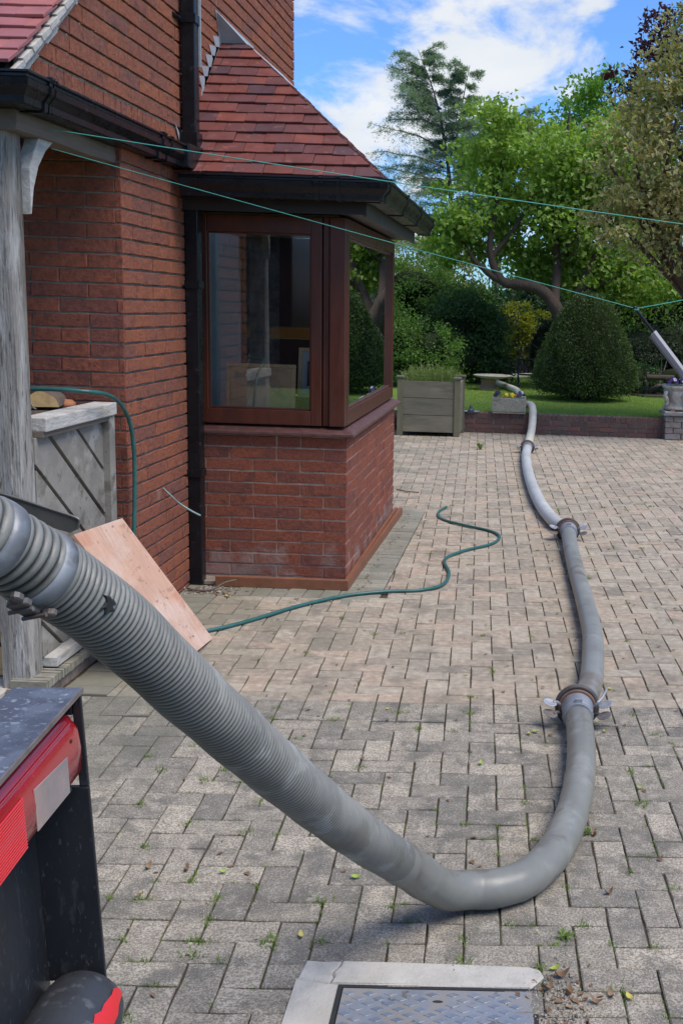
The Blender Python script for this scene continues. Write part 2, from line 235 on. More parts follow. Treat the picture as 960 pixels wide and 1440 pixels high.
class MB:
    """collects verts and faces in world coordinates; build() makes ONE mesh object"""
    def __init__(s): s.v = []; s.f = []; s.sm = []
    def add(s, vs_, fs, smooth=False):
        b = len(s.v); s.v += [tuple(x) for x in vs_]; s.f += [tuple(i + b for i in f) for f in fs]; s.sm += [smooth] * len(fs); return s
    def box(s, lo, hi, rot=None, cen=None):
        (x0, y0, z0), (x1, y1, z1) = lo, hi
        v = [Vector(p) for p in ((x0, y0, z0), (x1, y0, z0), (x1, y1, z0), (x0, y1, z0), (x0, y0, z1), (x1, y0, z1), (x1, y1, z1), (x0, y1, z1))]
        if rot is not None:
            c = Vector(cen) if cen is not None else Vector(((x0 + x1) / 2, (y0 + y1) / 2, (z0 + z1) / 2)); v = [c + rot @ (p - c) for p in v]
        return s.add(v, [(0, 3, 2, 1), (4, 5, 6, 7), (0, 1, 5, 4), (1, 2, 6, 5), (2, 3, 7, 6), (3, 0, 4, 7)])
    def bar(s, a, b, w, h, up=(0, 0, 1)):
        a, b = Vector(a), Vector(b); d = (b - a).normalized(); u = Vector(up); r = d.cross(u)
        if r.length < 1e-4: r = d.cross(Vector((1, 0, 0)))
        r.normalize(); u = r.cross(d).normalized(); r *= w / 2; u *= h / 2
        v = [a - r - u, a + r - u, a + r + u, a - r + u, b - r - u, b + r - u, b + r + u, b - r + u]
        return s.add(v, [(0, 1, 2, 3), (7, 6, 5, 4), (0, 4, 5, 1), (1, 5, 6, 2), (2, 6, 7, 3), (3, 7, 4, 0)])
    def prism(s, poly, vec, base_off=0.0, chamfer=0.0, back=False):
        """poly: list of 3D points (ccw seen from the tip of vec); extruded along vec; top edge chamfered"""
        poly = [Vector(p) for p in poly]; vec = Vector(vec); n = vec.normalized(); k = len(poly)
        c = sum(poly, Vector()) / k
        rings = [[p + n * base_off for p in poly]]
        if chamfer > 0:
            rings.append([p + vec - n * chamfer for p in poly])
            rings.append([p + vec + (c - p).normalized() * min(chamfer * 1.2, (c - p).length * 0.4) for p in poly])
        else: rings.append([p + vec for p in poly])
        vs_ = [p for r in rings for p in r]; fs = []
        for i in range(len(rings) - 1):
            for j in range(k):
                a, b = i * k + j, i * k + (j + 1) % k; fs.append((a, b, b + k, a + k))
        fs.append(tuple((len(rings) - 1) * k + j for j in range(k)))
        if back: fs.append(tuple(reversed(range(k))))
        return s.add(vs_, fs)
    def tube(s, pts, rad, seg=10, smooth=True, caps=True, squash=None):
        pts = [Vector(p) for p in pts]; n = len(pts)
        rad = rad if hasattr(rad, '__len__') else [rad] * n
        t0 = (pts[1] - pts[0]).normalized(); ref = Vector((0, 0, 1)) if abs(t0.z) < 0.9 else Vector((1, 0, 0))
        u = t0.cross(ref).normalized(); vs_ = []; fs = []
        for i in range(n):
            t = (pts[min(i + 1, n - 1)] - pts[max(i - 1, 0)]).normalized()
            u = (u - t * u.dot(t)).normalized(); w = t.cross(u)
            for j in range(seg):
                a = 2 * PI * j / seg; vs_.append(pts[i] + (u * math.cos(a) + w * math.sin(a)) * rad[i])
        for i in range(n - 1):
            for j in range(seg):
                a, b = i * seg + j, i * seg + (j + 1) % seg; fs.append((a, b, b + seg, a + seg))
        s.add(vs_, fs, smooth)
        if caps: s.add(vs_[:seg], [tuple(reversed(range(seg)))]); s.add(vs_[-seg:], [tuple(range(seg))])
        return s
    def lathe(s, prof, cen, seg=24, axis=None, smooth=True):
        """prof: (r, z) pairs from the bottom up"""
        c = Vector(cen); q = axis if axis is not None else Matrix.Identity(3); vs_ = []; fs = []; n = len(prof)
        for r, z in prof:
            for j in range(seg):
                a = 2 * PI * j / seg; vs_.append(c + q @ Vector((r * math.cos(a), r * math.sin(a), z)))
        for i in range(n - 1):
            for j in range(seg):
                a, b = i * seg + j, i * seg + (j + 1) % seg; fs.append((a, b, b + seg, a + seg))
        return s.add(vs_, fs, smooth)
    def ball(s, cen, r, seg=12, rings=7, squash=(1, 1, 1), rough=0.0):
        c = Vector(cen); vs_ = []; fs = []
        for i in range(rings + 1):
            ph = PI * i / rings
            for j in range(seg):
                a = 2 * PI * j / seg; k = 1 + random.uniform(-rough, rough)
                vs_.append(c + Vector((r * math.sin(ph) * math.cos(a) * squash[0] * k, r * math.sin(ph) * math.sin(a) * squash[1] * k, -r * math.cos(ph) * squash[2] * k)))
        for i in range(rings):
            for j in range(seg):
                a, b = i * seg + j, i * seg + (j + 1) % seg; fs.append((a, b, b + seg, a + seg))
        return s.add(vs_, fs, True)
    def torus(s, cen, R, r, q, seg=36, sub=10):
        vs_ = []; fs = []; c = Vector(cen)
        for i in range(seg):
            a = 2 * PI * i / seg
            for j in range(sub):
                b = 2 * PI * j / sub; vs_.append(c + q @ Vector(((R + r * math.cos(b)) * math.cos(a), (R + r * math.cos(b)) * math.sin(a), r * math.sin(b))))
        for i in range(seg):
            for j in range(sub):
                a, b, e, f = i * sub + j, i * sub + (j + 1) % sub, ((i + 1) % seg) * sub + (j + 1) % sub, ((i + 1) % seg) * sub + j; fs.append((a, f, e, b))
        return s.add(vs_, fs, True)
    def mesh(s, name, mat, bevel=0.0, local=None):
        me = bpy.data.meshes.new(name)
        v = s.v if local is None else [tuple(Vector(p) - Vector(local)) for p in s.v]
        me.from_pydata(v, [], s.f); me.polygons.foreach_set('use_smooth', s.sm)
        if bevel > 0:
            bm = bmesh.new(); bm.from_mesh(me); ed = [e for e in bm.edges if len(e.link_faces) == 2 and e.calc_face_angle(0) > 0.5]
            bmesh.ops.bevel(bm, geom=ed, offset=bevel, segments=2, profile=0.6, affect='EDGES', clamp_overlap=True); bm.to_mesh(me); bm.free()
        if mat is not None: me.materials.append(mat)
        me.update(); return me
    def build(s, name, mat, parent=None, bevel=0.0, label=None, cat=None, group=None, kind=None, origin=None):
        """parts keep world coordinates; a top-level mesh gets its origin at ORIGIN"""
        if origin is None and parent is None and s.v:
            a = np.array(s.v); origin = (float(a[:, 0].mean()), float(a[:, 1].mean()), float(a[:, 2].min()))
        me = s.mesh(name, mat, bevel, origin)
        o = link(name, me, parent, Vector(origin) if origin is not None else None)
        return tag(o, label, cat, group, kind)
def np_mesh(name, V, F, mat, smooth=False, k=3):
    me = bpy.data.meshes.new(name); V = np.asarray(V, np.float32); F = np.asarray(F, np.int32)
    me.vertices.add(len(V)); me.vertices.foreach_set('co', V.ravel()); me.loops.add(F.size); me.loops.foreach_set('vertex_index', F.ravel())
    me.polygons.add(len(F)); me.polygons.foreach_set('loop_start', np.arange(0, F.size, k, dtype=np.int32)); me.polygons.foreach_set('loop_total', np.full(len(F), k, np.int32))
    me.polygons.foreach_set('use_smooth', np.full(len(F), smooth)); me.materials.append(mat); me.update(calc_edges=True); me.validate(); return me
def spline(pts, n=12):
    P = [Vector(p) for p in pts]; P = [P[0] * 2 - P[1]] + P + [P[-1] * 2 - P[-2]]; out = []
    for i in range(1, len(P) - 2):
        a, b, c, d = P[i - 1:i + 3]
        for k in range(n):
            t = k / n; out.append(0.5 * ((2 * b) + (c - a) * t + (2 * a - 5 * b + 4 * c - d) * t * t + (3 * b - a - 3 * c + d) * t ** 3))
    out.append(P[-2].copy()); return out
def resample(pts, step):
    d = [0.0]
    for i in range(1, len(pts)): d.append(d[-1] + (pts[i] - pts[i - 1]).length)
    n = max(2, int(d[-1] / step)); out = []; j = 0
    for k in range(n + 1):
        s = d[-1] * k / n
        while j < len(d) - 2 and d[j + 1] < s: j += 1
        t = (s - d[j]) / max(1e-9, d[j + 1] - d[j]); out.append(pts[j].lerp(pts[j + 1], min(1, t)))
    return out, d[-1]
def clip(poly, a, b, c):
    """keep the part of a 2D polygon where a*x + b*y <= c"""
    out = []; n = len(poly)
    for i in range(n):
        p, q = poly[i], poly[(i + 1) % n]; dp = a * p[0] + b * p[1] - c; dq = a * q[0] + b * q[1] - c
        if dp <= 0: out.append(p)
        if (dp < 0) != (dq < 0) and abs(dp - dq) > 1e-12:
            t = dp / (dp - dq); out.append((p[0] + (q[0] - p[0]) * t, p[1] + (q[1] - p[1]) * t))
    return out
def area2(p): return abs(sum(p[i][0] * p[(i + 1) % len(p)][1] - p[(i + 1) % len(p)][0] * p[i][1] for i in range(len(p)))) / 2
def clean2(p):
    out = []
    for q in p:
        if not out or math.hypot(q[0] - out[-1][0], q[1] - out[-1][1]) > 1e-3: out.append(q)
    if len(out) > 2 and math.hypot(out[0][0] - out[-1][0], out[0][1] - out[-1][1]) <= 1e-3: out.pop()
    return out

# ------------------------------------------------------------------ the ground and the driveway
g = MB(); g.add([(-300, -300, -0.09), (300, -300, -0.09), (300, 300, -0.09), (-300, 300, -0.09)], [(0, 1, 2, 3)])
g.build('ground', m_grass, label='grassy ground reaching the horizon under the garden', kind='structure')
XW = -2.014          # face of the house wall that looks towards +X
BX, BY0, BY1 = -1.094, 6.647, 8.98     # bay: right face, near face, far face
PVR = math.radians(2.6)                 # the paving lies slightly askew to the house
PC, PS = math.cos(PVR), math.sin(PVR)
def p2w(x, y): return (x * PC - y * PS, 4.42 + x * PS + y * PC)
def w2p(X, Y): Y -= 4.42; return (X * PC + Y * PS, -X * PS + Y * PC)
drive = MB()
drive.add([(-6, -3, -0.008), (7, -3, -0.008), (7, 15.27, -0.008), (-6, 15.27, -0.008)], [(0, 1, 2, 3)])
drive = drive.build('driveway', m_joint, label='block paved driveway in herringbone, grey near and buff pink beyond', kind='structure')
MX0, MX1, MY0, MY1 = -0.545, 0.085, 1.75, 2.665      # manhole surround
def paving():
    U = 0.1015; G = 0.0025; pav = []
    def emit(poly, mat):            # world-space polygon
        poly = clean2(poly)
        if len(poly) < 3 or area2(poly) < 0.0009: return
        cx = sum(p[0] for p in poly) / len(poly); cy = sum(p[1] for p in poly) / len(poly)
        if cy < 1.0 or cy > 15.4: return
        if MX0 + 0.06 < cx < MX1 - 0.06 and MY0 < cy < MY1 - 0.11: return
        if cx < -2.1 and cy > 4.6: return
        if cx < BX - 0.05 and BY0 + 0.1 < cy < BY1 - 0.1: return
        pav.append((poly, mat, cx, cy))
    def house_clip(poly, inner):     # keep out of the border strips beside the walls
        c = (sum(p[0] for p in poly) / 4, sum(p[1] for p in poly) / 4)
        if c[1] > 6.38 and c[1] < BY1 + 0.15:
            poly = clip(poly, -1, 0, 0.835)
        if c[0] < -0.835:
            if c[1] < 6.45: poly = clip(poly, 0, 1, 6.27)
            elif c[1] < 6.6 and len(poly) > 2: poly = clip(poly, -1, 0, 0.835)
        if c[1] < 6.3 and c[1] > 4.5 and c[0] < -1.5: poly = clip(poly, -1, 0, 1.775)
        return poly
    R = range(-45, 75)
    for zone in ('far', 'near'):
        for i in range(-40, 60):
            for j in (range(-3, 115) if zone == 'far' else range(-40, 6)):
                c = (i - j) % 4
                if c == 0: x0, y0, x1, y1 = i * U, j * U, (i + 2) * U, (j + 1) * U
                elif c == 3: x0, y0, x1, y1 = i * U, j * U, (i + 1) * U, (j + 2) * U
                else: continue
                off = 0.21 if zone == 'far' else -3 * U
                y0 += off; y1 += off
                if zone == 'near': y0 -= 0.02; y1 -= 0.02
                r = [(x0 + G, y0 + G), (x1 - G, y0 + G), (x1 - G, y1 - G), (x0 + G, y1 - G)]
                if zone == 'near': r = clip(r, 0, 1, -0.002)
                else: r = clip(r, 0, -1, -0.210)
                if len(r) < 3: continue
                w = [p2w(*p) for p in r]
                if w[0][1] < 0.9 or w[0][1] > 15.4 or w[0][0] < -3.4 or w[0][0] > 4.4: continue
                w = house_clip(w, zone) if len(w) == 4 and zone == 'far' else w
                if w and w[0][1] > 15: w = clip(w, 0, 1, 15.235)
                emit(w, m_pavep if zone == 'far' else m_paveg)
    for i in range(-22, 43):             # the soldier course that divides the two colours
        r = [(i * U + G, 0.002), ((i + 1) * U - G, 0.002), ((i + 1) * U - G, 0.206), (i * U + G, 0.206)]
        emit([p2w(*p) for p in r], m_paveg)
    y = 6.16                              # borders: bay side, bay front, left wall
    while y < 9.3:
        emit([(-1.05, y + G), (-0.842, y + G), (-0.842, y + U - G), (-1.05, y + U - G)], m_pavem); y += U
    x = -2.0
    while x < -1.06:
        emit([(x + G, 6.275), (x + U - G, 6.275), (x + U - G, 6.475), (x + G, 6.475)], m_pavem); x += U
    y = 4.565
    while y < 6.2:
        emit([(-1.99, y + G), (-1.782, y + G), (-1.782, y + U - G), (-1.99, y + U - G)], m_pavem); y += U
    def seen(p): return -0.62 * p[3] - 0.1 < p[2] + 0.02 and p[2] < 0.145 * p[3] + 0.25 and p[3] > 2.35 and p[2] > -0.62 * p[3]
    vis = sorted([p for p in pav if seen(p)], key=lambda p: p[3] - (0 if p[2] > -0.30 * p[3] - 0.2 else -3))
    single = set(id(p) for p in vis[:296])
    shared = {}; rest = {}
    for p in pav:
        poly, mat, cx, cy = p; tilt = (random.gauss(0, 0.009), random.gauss(0, 0.009)); dz = random.uniform(-0.0026, 0.0018)
        if id(p) in single:
            ex = [math.hypot(poly[k][0] - poly[(k + 1) % len(poly)][0], poly[k][1] - poly[(k + 1) % len(poly)][1]) for k in range(len(poly))]
            full = len(poly) == 4 and abs(max(ex) - (2 * U - 2 * G)) < 1e-3 and abs(min(ex) - (U - 2 * G)) < 1e-3
            if full:
                kk = (mat.name, random.randrange(4))
                if kk not in shared:
                    a, b = U - G, U / 2 - G; q = MB(); j = lambda: random.uniform(-0.0018, 0.0018)
                    pts = [(-a, -b), (-a * 0.3, -b), (a * 0.4, -b), (a, -b), (a, b), (a * 0.3, b), (-a * 0.4, b), (-a, b)]
                    q.prism([(u + j(), v + j(), -0.04) for u, v in pts], (0, 0, 0.04), 0, 0.0035)
                    shared[kk] = q.mesh('paver', mat)
                k = ex.index(max(ex)); ang = math.atan2(poly[(k + 1) % 4][1] - poly[k][1], poly[(k + 1) % 4][0] - poly[k][0]) + random.gauss(0, 0.006)
                o = link('paver', shared[kk], drive, Vector((cx, cy, dz)))
                if random.random() < 0.5: ang += PI
                o.rotation_euler = (tilt[0], tilt[1], ang)
            else:
                q = MB(); q.prism([(u - cx, v - cy, -0.04) for u, v in poly], (0, 0, 0.04), 0, 0.0035)
                o = link('paver', q.mesh('paver', mat), drive, Vector((cx, cy, dz)))
        else:
            q = rest.setdefault(mat.name, (MB(), mat))[0]
            q.prism([(u, v, -0.03 + dz + (u - cx) * tilt[0] + (v - cy) * tilt[1]) for u, v in poly], (0, 0, 0.03), 0, 0.003)
    for q, mat in rest.values(): q.build('paver', mat, drive, kind='stuff')
paving()
# short weeds, moss and grit in the joints
def joint_growth():
    V = []; F = []; rng = np.random.default_rng(3)
    spots = []
    for k in range(900):
        y = rng.uniform(2.3, 11) if rng.random() < 0.8 else rng.uniform(2.3, 4.6); x = rng.uniform(-0.55 * y * 0.7, 0.14 * y + 0.3)
        if x < -0.80 and y > 6.2: continue
        if x < -1.8: continue
        if MX0 < x < MX1 and y < MY1: continue
        px, py = w2p(x, y); U = 0.1015
        if rng.random() < 0.5: px = round(px / U) * U
        else: py = round((py - (0.21 if py > 0.1 else -0.02)) / U) * U + (0.21 if py > 0.1 else -0.02)
        if rng.random() < 0.3: px = round(px / U) * U
        spots.append(p2w(px, py) + ((0.5 + rng.random() ** 3 * 2.0),))
    for (x, y, s) in spots:
        for b in range(int(6 + 12 * s)):
            a = rng.uniform(0, 2 * PI); l = rng.uniform(0.006, 0.017) * s ** 0.5; w = 0.0012 * s + 0.0006; r = rng.uniform(0, 0.010 * s)
            bx, by = x + rng.normal(0, 0.006 * s), y + rng.normal(0, 0.006 * s); dx, dy = math.cos(a), math.sin(a)
            i = len(V); lean = rng.uniform(0.3, 1.0)
            V += [(bx - dy * w, by + dx * w, -0.008), (bx + dy * w, by - dx * w, -0.008), (bx + dx * l * lean, by + dy * l * lean, l * 0.8 - 0.004)]; F.append((i, i + 1, i + 2))
    link('joint_weeds', np_mesh('joint_weeds', V, F, m_weed), drive)['kind'] = 'stuff'
joint_growth()

# ------------------------------------------------------------------ the house
house = empty('brick_house', (-2.0, 6.6, 0), 'red brick house with a tiled bay window, oak porch and black gutters', 'house')
GLB = (0.286, 0.0725)                # brick pitch, course
brick_jobs = []                      # (score, wall object, MB args, material)
def bricks(wall, P, zr, ur, mat, proud, region, phase=0.0, course=GLB[1], z0=0.0, joint=0.009, ends=None, jit=0.0016, soldier=None, facing=0.6):
    """P(u, z, h) -> world point on the face raised by h; region: list of half planes (a, b, c) with a*u + b*z <= c"""
    k0 = int(math.floor((zr[0] - z0) / course)); k1 = int(math.ceil((zr[1] - z0) / course))
    for k in range(k0, k1):
        off = phase + (0.5 if k % 2 else 0.0) * GLB[0]
        n0 = int(math.floor((ur[0] - off) / GLB[0])) - 1; n1 = int(math.ceil((ur[1] - off) / GLB[0])) + 1
        for n in range(n0, n1):
            u0, u1 = off + n * GLB[0] + joint * 0.28, off + (n + 1) * GLB[0] - joint * 0.28
            za, zb = z0 + k * course + joint / 2, z0 + (k + 1) * course - joint / 2
            cells = [(u0, u1)]
            if random.random() < 0.06: cells = [(u0, (u0 + u1) / 2 - joint / 2), ((u0 + u1) / 2 + joint / 2, u1)]
            for (a0, a1) in cells:
                m = (a0 + a1) / 2
                poly = [(a0, za), (m, za), (a1, za), (a1, zb), (m, zb), (a0, zb)]
                put_brick(wall, P, poly, mat, proud, region, jit, facing)
def put_brick(wall, P, poly, mat, proud, region, jit, facing):
    for (a, b, c) in region:
        poly = clip(poly, a, b, c)
        if len(poly) < 3: return
    poly = clean2(poly)
    if len(poly) < 3 or area2(poly) < 0.00035: return
    poly = [(u + random.uniform(-jit, jit), z + random.uniform(-jit, jit)) for u, z in poly]
    h = proud + random.uniform(-0.002, 0.002); tl = random.uniform(-0.0015, 0.0015)
    c = P(sum(p[0] for p in poly) / len(poly), sum(p[1] for p in poly) / len(poly), 0); d = (Vector(c) - Vector((0, 0, 1.7))).length
    base = [Vector(P(u, z, 0)) for u, z in poly]; nv = Vector(P(poly[0][0], poly[0][1], 1)) - base[0]
    brick_jobs.append((area2(poly) * facing / d ** 2, wall, base, nv * h, mat))
def flush_bricks():
    brick_jobs.sort(key=lambda j: -j[0]); rest = {}
    for i, (s, wall, base, vec, mat) in enumerate(brick_jobs):
        if i < 298:
            q = MB(); c = sum(base, Vector()) / len(base); q.prism([p - c for p in base], vec, 0, 0.003)
            link('brick', q.mesh('brick', mat), wall, c)
        else:
            q = rest.setdefault(wall.name, (MB(), wall, mat))[0]; q.prism(base, vec, 0, 0.0025)
    for q, wall, mat in rest.values(): q.build('brick', mat, wall, kind='stuff')
# --- wall bodies (mortar)
q = MB(); q.box((XW - 0.30, 5.5, -0.05), (XW, BY0 + 0.02, 2.56)); q.box((XW - 0.30, BY1 - 0.02, -0.05), (XW, 9.44, 2.56))
q.box((XW - 0.30, 6.9, -0.05), (XW, BY1 - 0.02, 0.90))
lower_wall = q.build('lower_wall', m_mortard, house)
q = MB(); q.box((-4.2, 5.5, -0.05), (XW - 0.302, 5.8, 2.56)); porch_wall = q.build('porch_wall', m_mortard, house)
VS = (2.878 - 2.542) / (4.775 - 4.321)             # slope of the porch roof verge
def vline(y): return 2.535 + (y - 4.40) * VS
top_z = 6.5; ytop = 4.40 + (top_z - 2.535) / VS
q = MB(); wallpoly = [(4.42, 2.50), (9.44, 2.50), (9.44, 8.2), (4.40 + (8.2 - 2.535) / VS, 8.2) if 4.40 + (8.2 - 2.535) / VS < 9.4 else (9.4, vline(9.4)), (4.42, 2.54)]
wallpoly = [(4.42, 2.50), (9.44, 2.50), (9.44, vline(9.44)), (4.42, vline(4.42))]
q.prism([(XW - 0.30, y, z) for y, z in wallpoly], (0.30, 0, 0), 0, 0, back=True)
upper_wall = q.build('upper_wall', m_mortar, house)
PL = lambda u, z, h: (XW + h, u, z)
PPc = lambda u, z, h: (u, 5.5 - h, z)
bricks(lower_wall, PL, (0, 2.5), (5.49, BY0), m_brick, 0.013, [(0, -1, -0.0), (-1, 0, -5.5), (1, 0, BY0), (0, 1, 2.50)], phase=5.5, z0=0.02, facing=0.25, joint=0.0115)
bricks(lower_wall, PL, (0, 2.5), (BY1, 9.5), m_brick, 0.010, [(0, -1, 0), (-1, 0, -BY1), (1, 0, 9.44), (0, 1, 2.5)], phase=5.5, z0=0.02, facing=0.05)
bricks(porch_wall, PPc, (0, 2.4), (-3.3, XW), m_brickb, 0.007, [(0, -1, 0), (1, 0, XW + 0.010), (-1, 0, 3.3), (0, 1, 2.45)], phase=XW - 0.02, z0=0.02)
# upper wall: a course on end along the bottom, stretchers above it
for k in range(160):
    u = 4.43 + k * 0.0735
    if u > 9.4: break
    put_brick(upper_wall, PL, [(u + 0.004, 2.50), (u + 0.069, 2.50), (u + 0.069, 2.630), (u + 0.004, 2.630)], m_brick, 0.008, [(1, 0, 9.44), (-VS, 1, 2.535 - 4.40 * VS - 0.03)], 0.0015, 0.25)
bricks(upper_wall, PL, (2.636, 5.2), (4.4, 9.44), m_brick, 0.014, [(0, -1, -2.636), (1, 0, 9.44), (-VS, 1, 2.535 - 4.40 * VS - 0.045)], phase=4.5, z0=2.636, course=0.0765, facing=0.27, joint=0.012)
# --- bay
q = MB(); q.box((XW, BY0, -0.05), (BX, BY0 + 0.12, 0.905)); q.box((BX - 0.12, BY0 + 0.122, -0.05), (BX, BY1 - 0.122, 0.905)); q.box((XW, BY1 - 0.12, -0.05), (BX, BY1, 0.905))
bay_wall = q.build('bay_wall', m_mortarb, house)
PF = lambda u, z, h: (u, BY0 - h, z)
PR = lambda u, z, h: (BX + h, u, z)
PRO = 0.006
bricks(bay_wall, PF, (0, 0.9), (XW, BX), m_brickb, PRO, [(0, -1, 0), (1, 0, BX + PRO), (-1, 0, -XW - 0.004), (0, 1, 0.90)], phase=BX + PRO - 0.143 + 0.0045, z0=0.030, joint=0.0100)
bricks(bay_wall, PR, (0, 0.9), (BY0, BY1), m_brickb, PRO, [(0, -1, 0), (-1, 0, -BY0 - 0.0005), (1, 0, BY1), (0, 1, 0.90)], phase=BY0 - 0.0045, z0=0.030, joint=0.0100, facing=0.13)
flush_bricks()
q = MB(); q.box((-1.845, 6.462, 0.0), (-1.050, 6.496, 0.062)); q.build('kick_board', m_skirt, house, 0.003, label='brown stained board along the foot of the near face')
q = MB(); q.prism([(-1.050, 6.4625, 0.0), (-1.046, 6.4625, 0), (-1.010, 8.99, 0), (-1.040, 8.99, 0)], (0, 0, 0.060)); q.box((-1.075, 6.50, 0.0), (-1.0505, 8.99, 0.058)); q.build('kick_board', m_skirt, house, 0.002)
q = MB()
q.prism([(XW, 6.50, 0.0), (-1.06, 6.50, 0.0), (-1.06, BY0 - 0.001, 0), (XW, BY0 - 0.001, 0)], (0, 0, 0.022), 0, 0.004); q.build('footing', m_mortard, house, 0.0)
# sill: sloping timber, mitred at the corner
def sill():
    q = MB()
    prof = [(0.06, 0.912), (-0.045, 0.906), (-0.051, 0.910), (-0.051, 0.925), (-0.043, 0.931), (0.06, 0.964)]      # (inward offset, z)
    ring = []
    for (o, z) in prof: ring.append([(XW + 0.001, BY0 + o, z), (BX - o, BY0 + o, z), (BX - o, BY1 + 0.06, z)])
    n = len(prof); vs_ = [ring[i][k] for k in range(3) for i in range(n)]; fs = []
    for k in range(2):
        for i in range(n):
            a, b = k * n + i, k * n + (i + 1) % n; fs.append((a, b, b + n, a + n))
    fs += [tuple(range(n)), tuple(reversed(range(2 * n, 3 * n)))]
    q.add(vs_, fs); return q.build('window_sill', m_sill, house, 0.002)
sill()
# windows
Z0, Z1 = 0.966, 2.196
def window_front():
    w = MB(); y0, y1 = BY0 + 0.004, BY0 + 0.07
    w.box((XW + 0.012, y0, Z0), (XW + 0.088, y1, Z1))                     # left stile
    w.box((-1.310, y0, Z0), (-1.245, y1, Z1))                              # right stile
    w.box((XW + 0.0885, y0 + 0.0005, Z0), (-1.3105, y1 - 0.001, 1.055)); w.box((XW + 0.0885, y0 + 0.0005, 2.098), (-1.3105, y1 - 0.001, Z1))
    o = w.build('window', m_frame, house, 0.004, label='near casement facing the camera')
    p = MB(); p.box((-1.238, y0 + 0.010, Z0), (-1.204, y1, Z1)); p.build('mullion', m_frame, o, 0.003)
    p = MB(); p.box((-1.198, y0 - 0.012, Z0), (-1.103, y1, Z1)); p.build('corner_post', m_frame, o, 0.005)
    b = MB(); b.box((-1.926, y0 + 0.018, 1.056), (-1.916, y0 + 0.030, 2.097)); b.box((-1.321, y0 + 0.018, 1.056), (-1.311, y0 + 0.030, 2.097)); b.box((-1.9155, y0 + 0.018, 1.056), (-1.3215, y0 + 0.030, 1.066)); b.box((-1.9155, y0 + 0.018, 2.087), (-1.3215, y0 + 0.030, 2.097))
    b.build('glazing_bead', m_frame, o, 0.002)
    gl = MB(); gl.add([(-1.925, y0 + 0.032, 1.057), (-1.312, y0 + 0.032, 1.057), (-1.312, y0 + 0.032, 2.096), (-1.925, y0 + 0.032, 2.096)], [(0, 1, 2, 3)]); gl.build('pane', m_glass, o)
def window_side():
    w = MB(); x0, x1 = BX - 0.07, BX - 0.006
    w.box((x0, BY0 + 0.071, Z0), (x1, BY0 + 0.13, Z1)); w.box((x0, BY1 - 0.10, Z0), (x1, BY1 - 0.02, Z1))
    w.box((x0 + 0.001, BY0 + 0.1305, Z0), (x1 - 0.0005, BY1 - 0.1005, 1.055)); w.box((x0 + 0.001, BY0 + 0.1305, 2.098), (x1 - 0.0005, BY1 - 0.1005, Z1))
    o = w.build('window', m_frame, house, 0.004, label='side casement reflecting the garden trees')
    b = MB(); b.box((x1 - 0.03, BY0 + 0.131, 1.056), (x1 - 0.018, BY1 - 0.101, 1.070)); b.box((x1 - 0.03, BY0 + 0.131, 2.084), (x1 - 0.018, BY1 - 0.101, 2.097)); b.build('glazing_bead', m_sill, o, 0.002)
    gl = MB(); gl.add([(x1 - 0.032, BY0 + 0.131, 1.056), (x1 - 0.032, BY1 - 0.101, 1.056), (x1 - 0.032, BY1 - 0.101, 2.097), (x1 - 0.032, BY0 + 0.131, 2.097)], [(0, 1, 2, 3)]); gl.build('pane', m_glass, o)
    w = MB(); w.box((XW + 0.01, BY1 - 0.08, Z0), (BX - 0.072, BY1 - 0.021, Z1)); w.build('bay_end_panel', m_frame, house, 0.003)
window_front(); window_side()
# fascia, soffit, bay ceiling
q = MB(); q.box((XW + 0.011, 6.44, 2.198), (-0.955, 6.462, 2.335)); q.build('fascia', m_blackpaint, house, 0.003)
q = MB(); q.box((-0.976, 6.4625, 2.192), (-0.954, 9.06, 2.335)); q.build('fascia', m_soffit, house, 0.003)
q = MB(); q.box((XW + 0.011, 6.4625, 2.212), (-0.9765, 9.05, 2.226)); q.build('soffit', m_blackpaint, house)
q = MB(); q.box((XW - 0.30, BY0 + 0.071, 2.1965), (BX - 0.071, BY1 - 0.08, 2.2105)); q.build('bay_ceiling', m_fillet, house)
# bay roof
TP = math.atan(0.912); EZ = 2.388; EY = 6.33; EX = -0.90
def tiles(parent, O, Uv, Sv, u0, u1, s1, region, gauge=0.0965, wid=0.168, mat=None, thick=0.013, lift=0.016):
    O, Uv, Sv = Vector(O), Vector(Uv).normalized(), Vector(Sv).normalized(); Nv = Uv.cross(Sv).normalized(); mat = mat or m_tile
    k = 0
    while k * gauge < s1:
        sa, sb = k * gauge, (k + 1) * gauge + 0.045; off = (0.5 if k % 2 else 0.0) * wid + (k * 0.013)
        n = int((u0 - off) / wid) - 1
        while off + n * wid < u1:
            a, b = off + n * wid + 0.0012, off + (n + 1) * wid - 0.0012; dj = random.uniform(-0.004, 0.004)
            poly = [(a, sa + dj), ((a + b) / 2, sa + dj - 0.0015), (b, sa + dj), (b, sb), (a, sb)]
            for h in region: poly = clip(poly, *h)
            poly = clean2(poly) if len(poly) > 2 else poly
            if len(poly) > 2 and area2(poly) > 0.0005:
                camber = random.uniform(0.0, 0.006); sk = random.uniform(-0.02, 0.02); q = MB()
                def P(u, s): return O + Uv * u + Sv * s + Nv * (lift * (1 - (s - sa) / (sb - sa)) + camber + 0.002 + sk * (u - a))
                base = [P(u, s) for u, s in poly]; c = sum(base, Vector()) / len(base)
                q.prism([p - c for p in base], Nv * thick, 0, 0.002, back=True)
                link('tile', q.mesh('tile', mat), parent, c)
            n += 1
        k += 1
cs, sn = math.cos(TP), math.sin(TP)
apex_t = EX - XW          # horizontal run to the wall
q = MB()
zt_ = 3.262; tt_ = (zt_ - EZ) / 0.912; yb_ = BY1 + 0.1
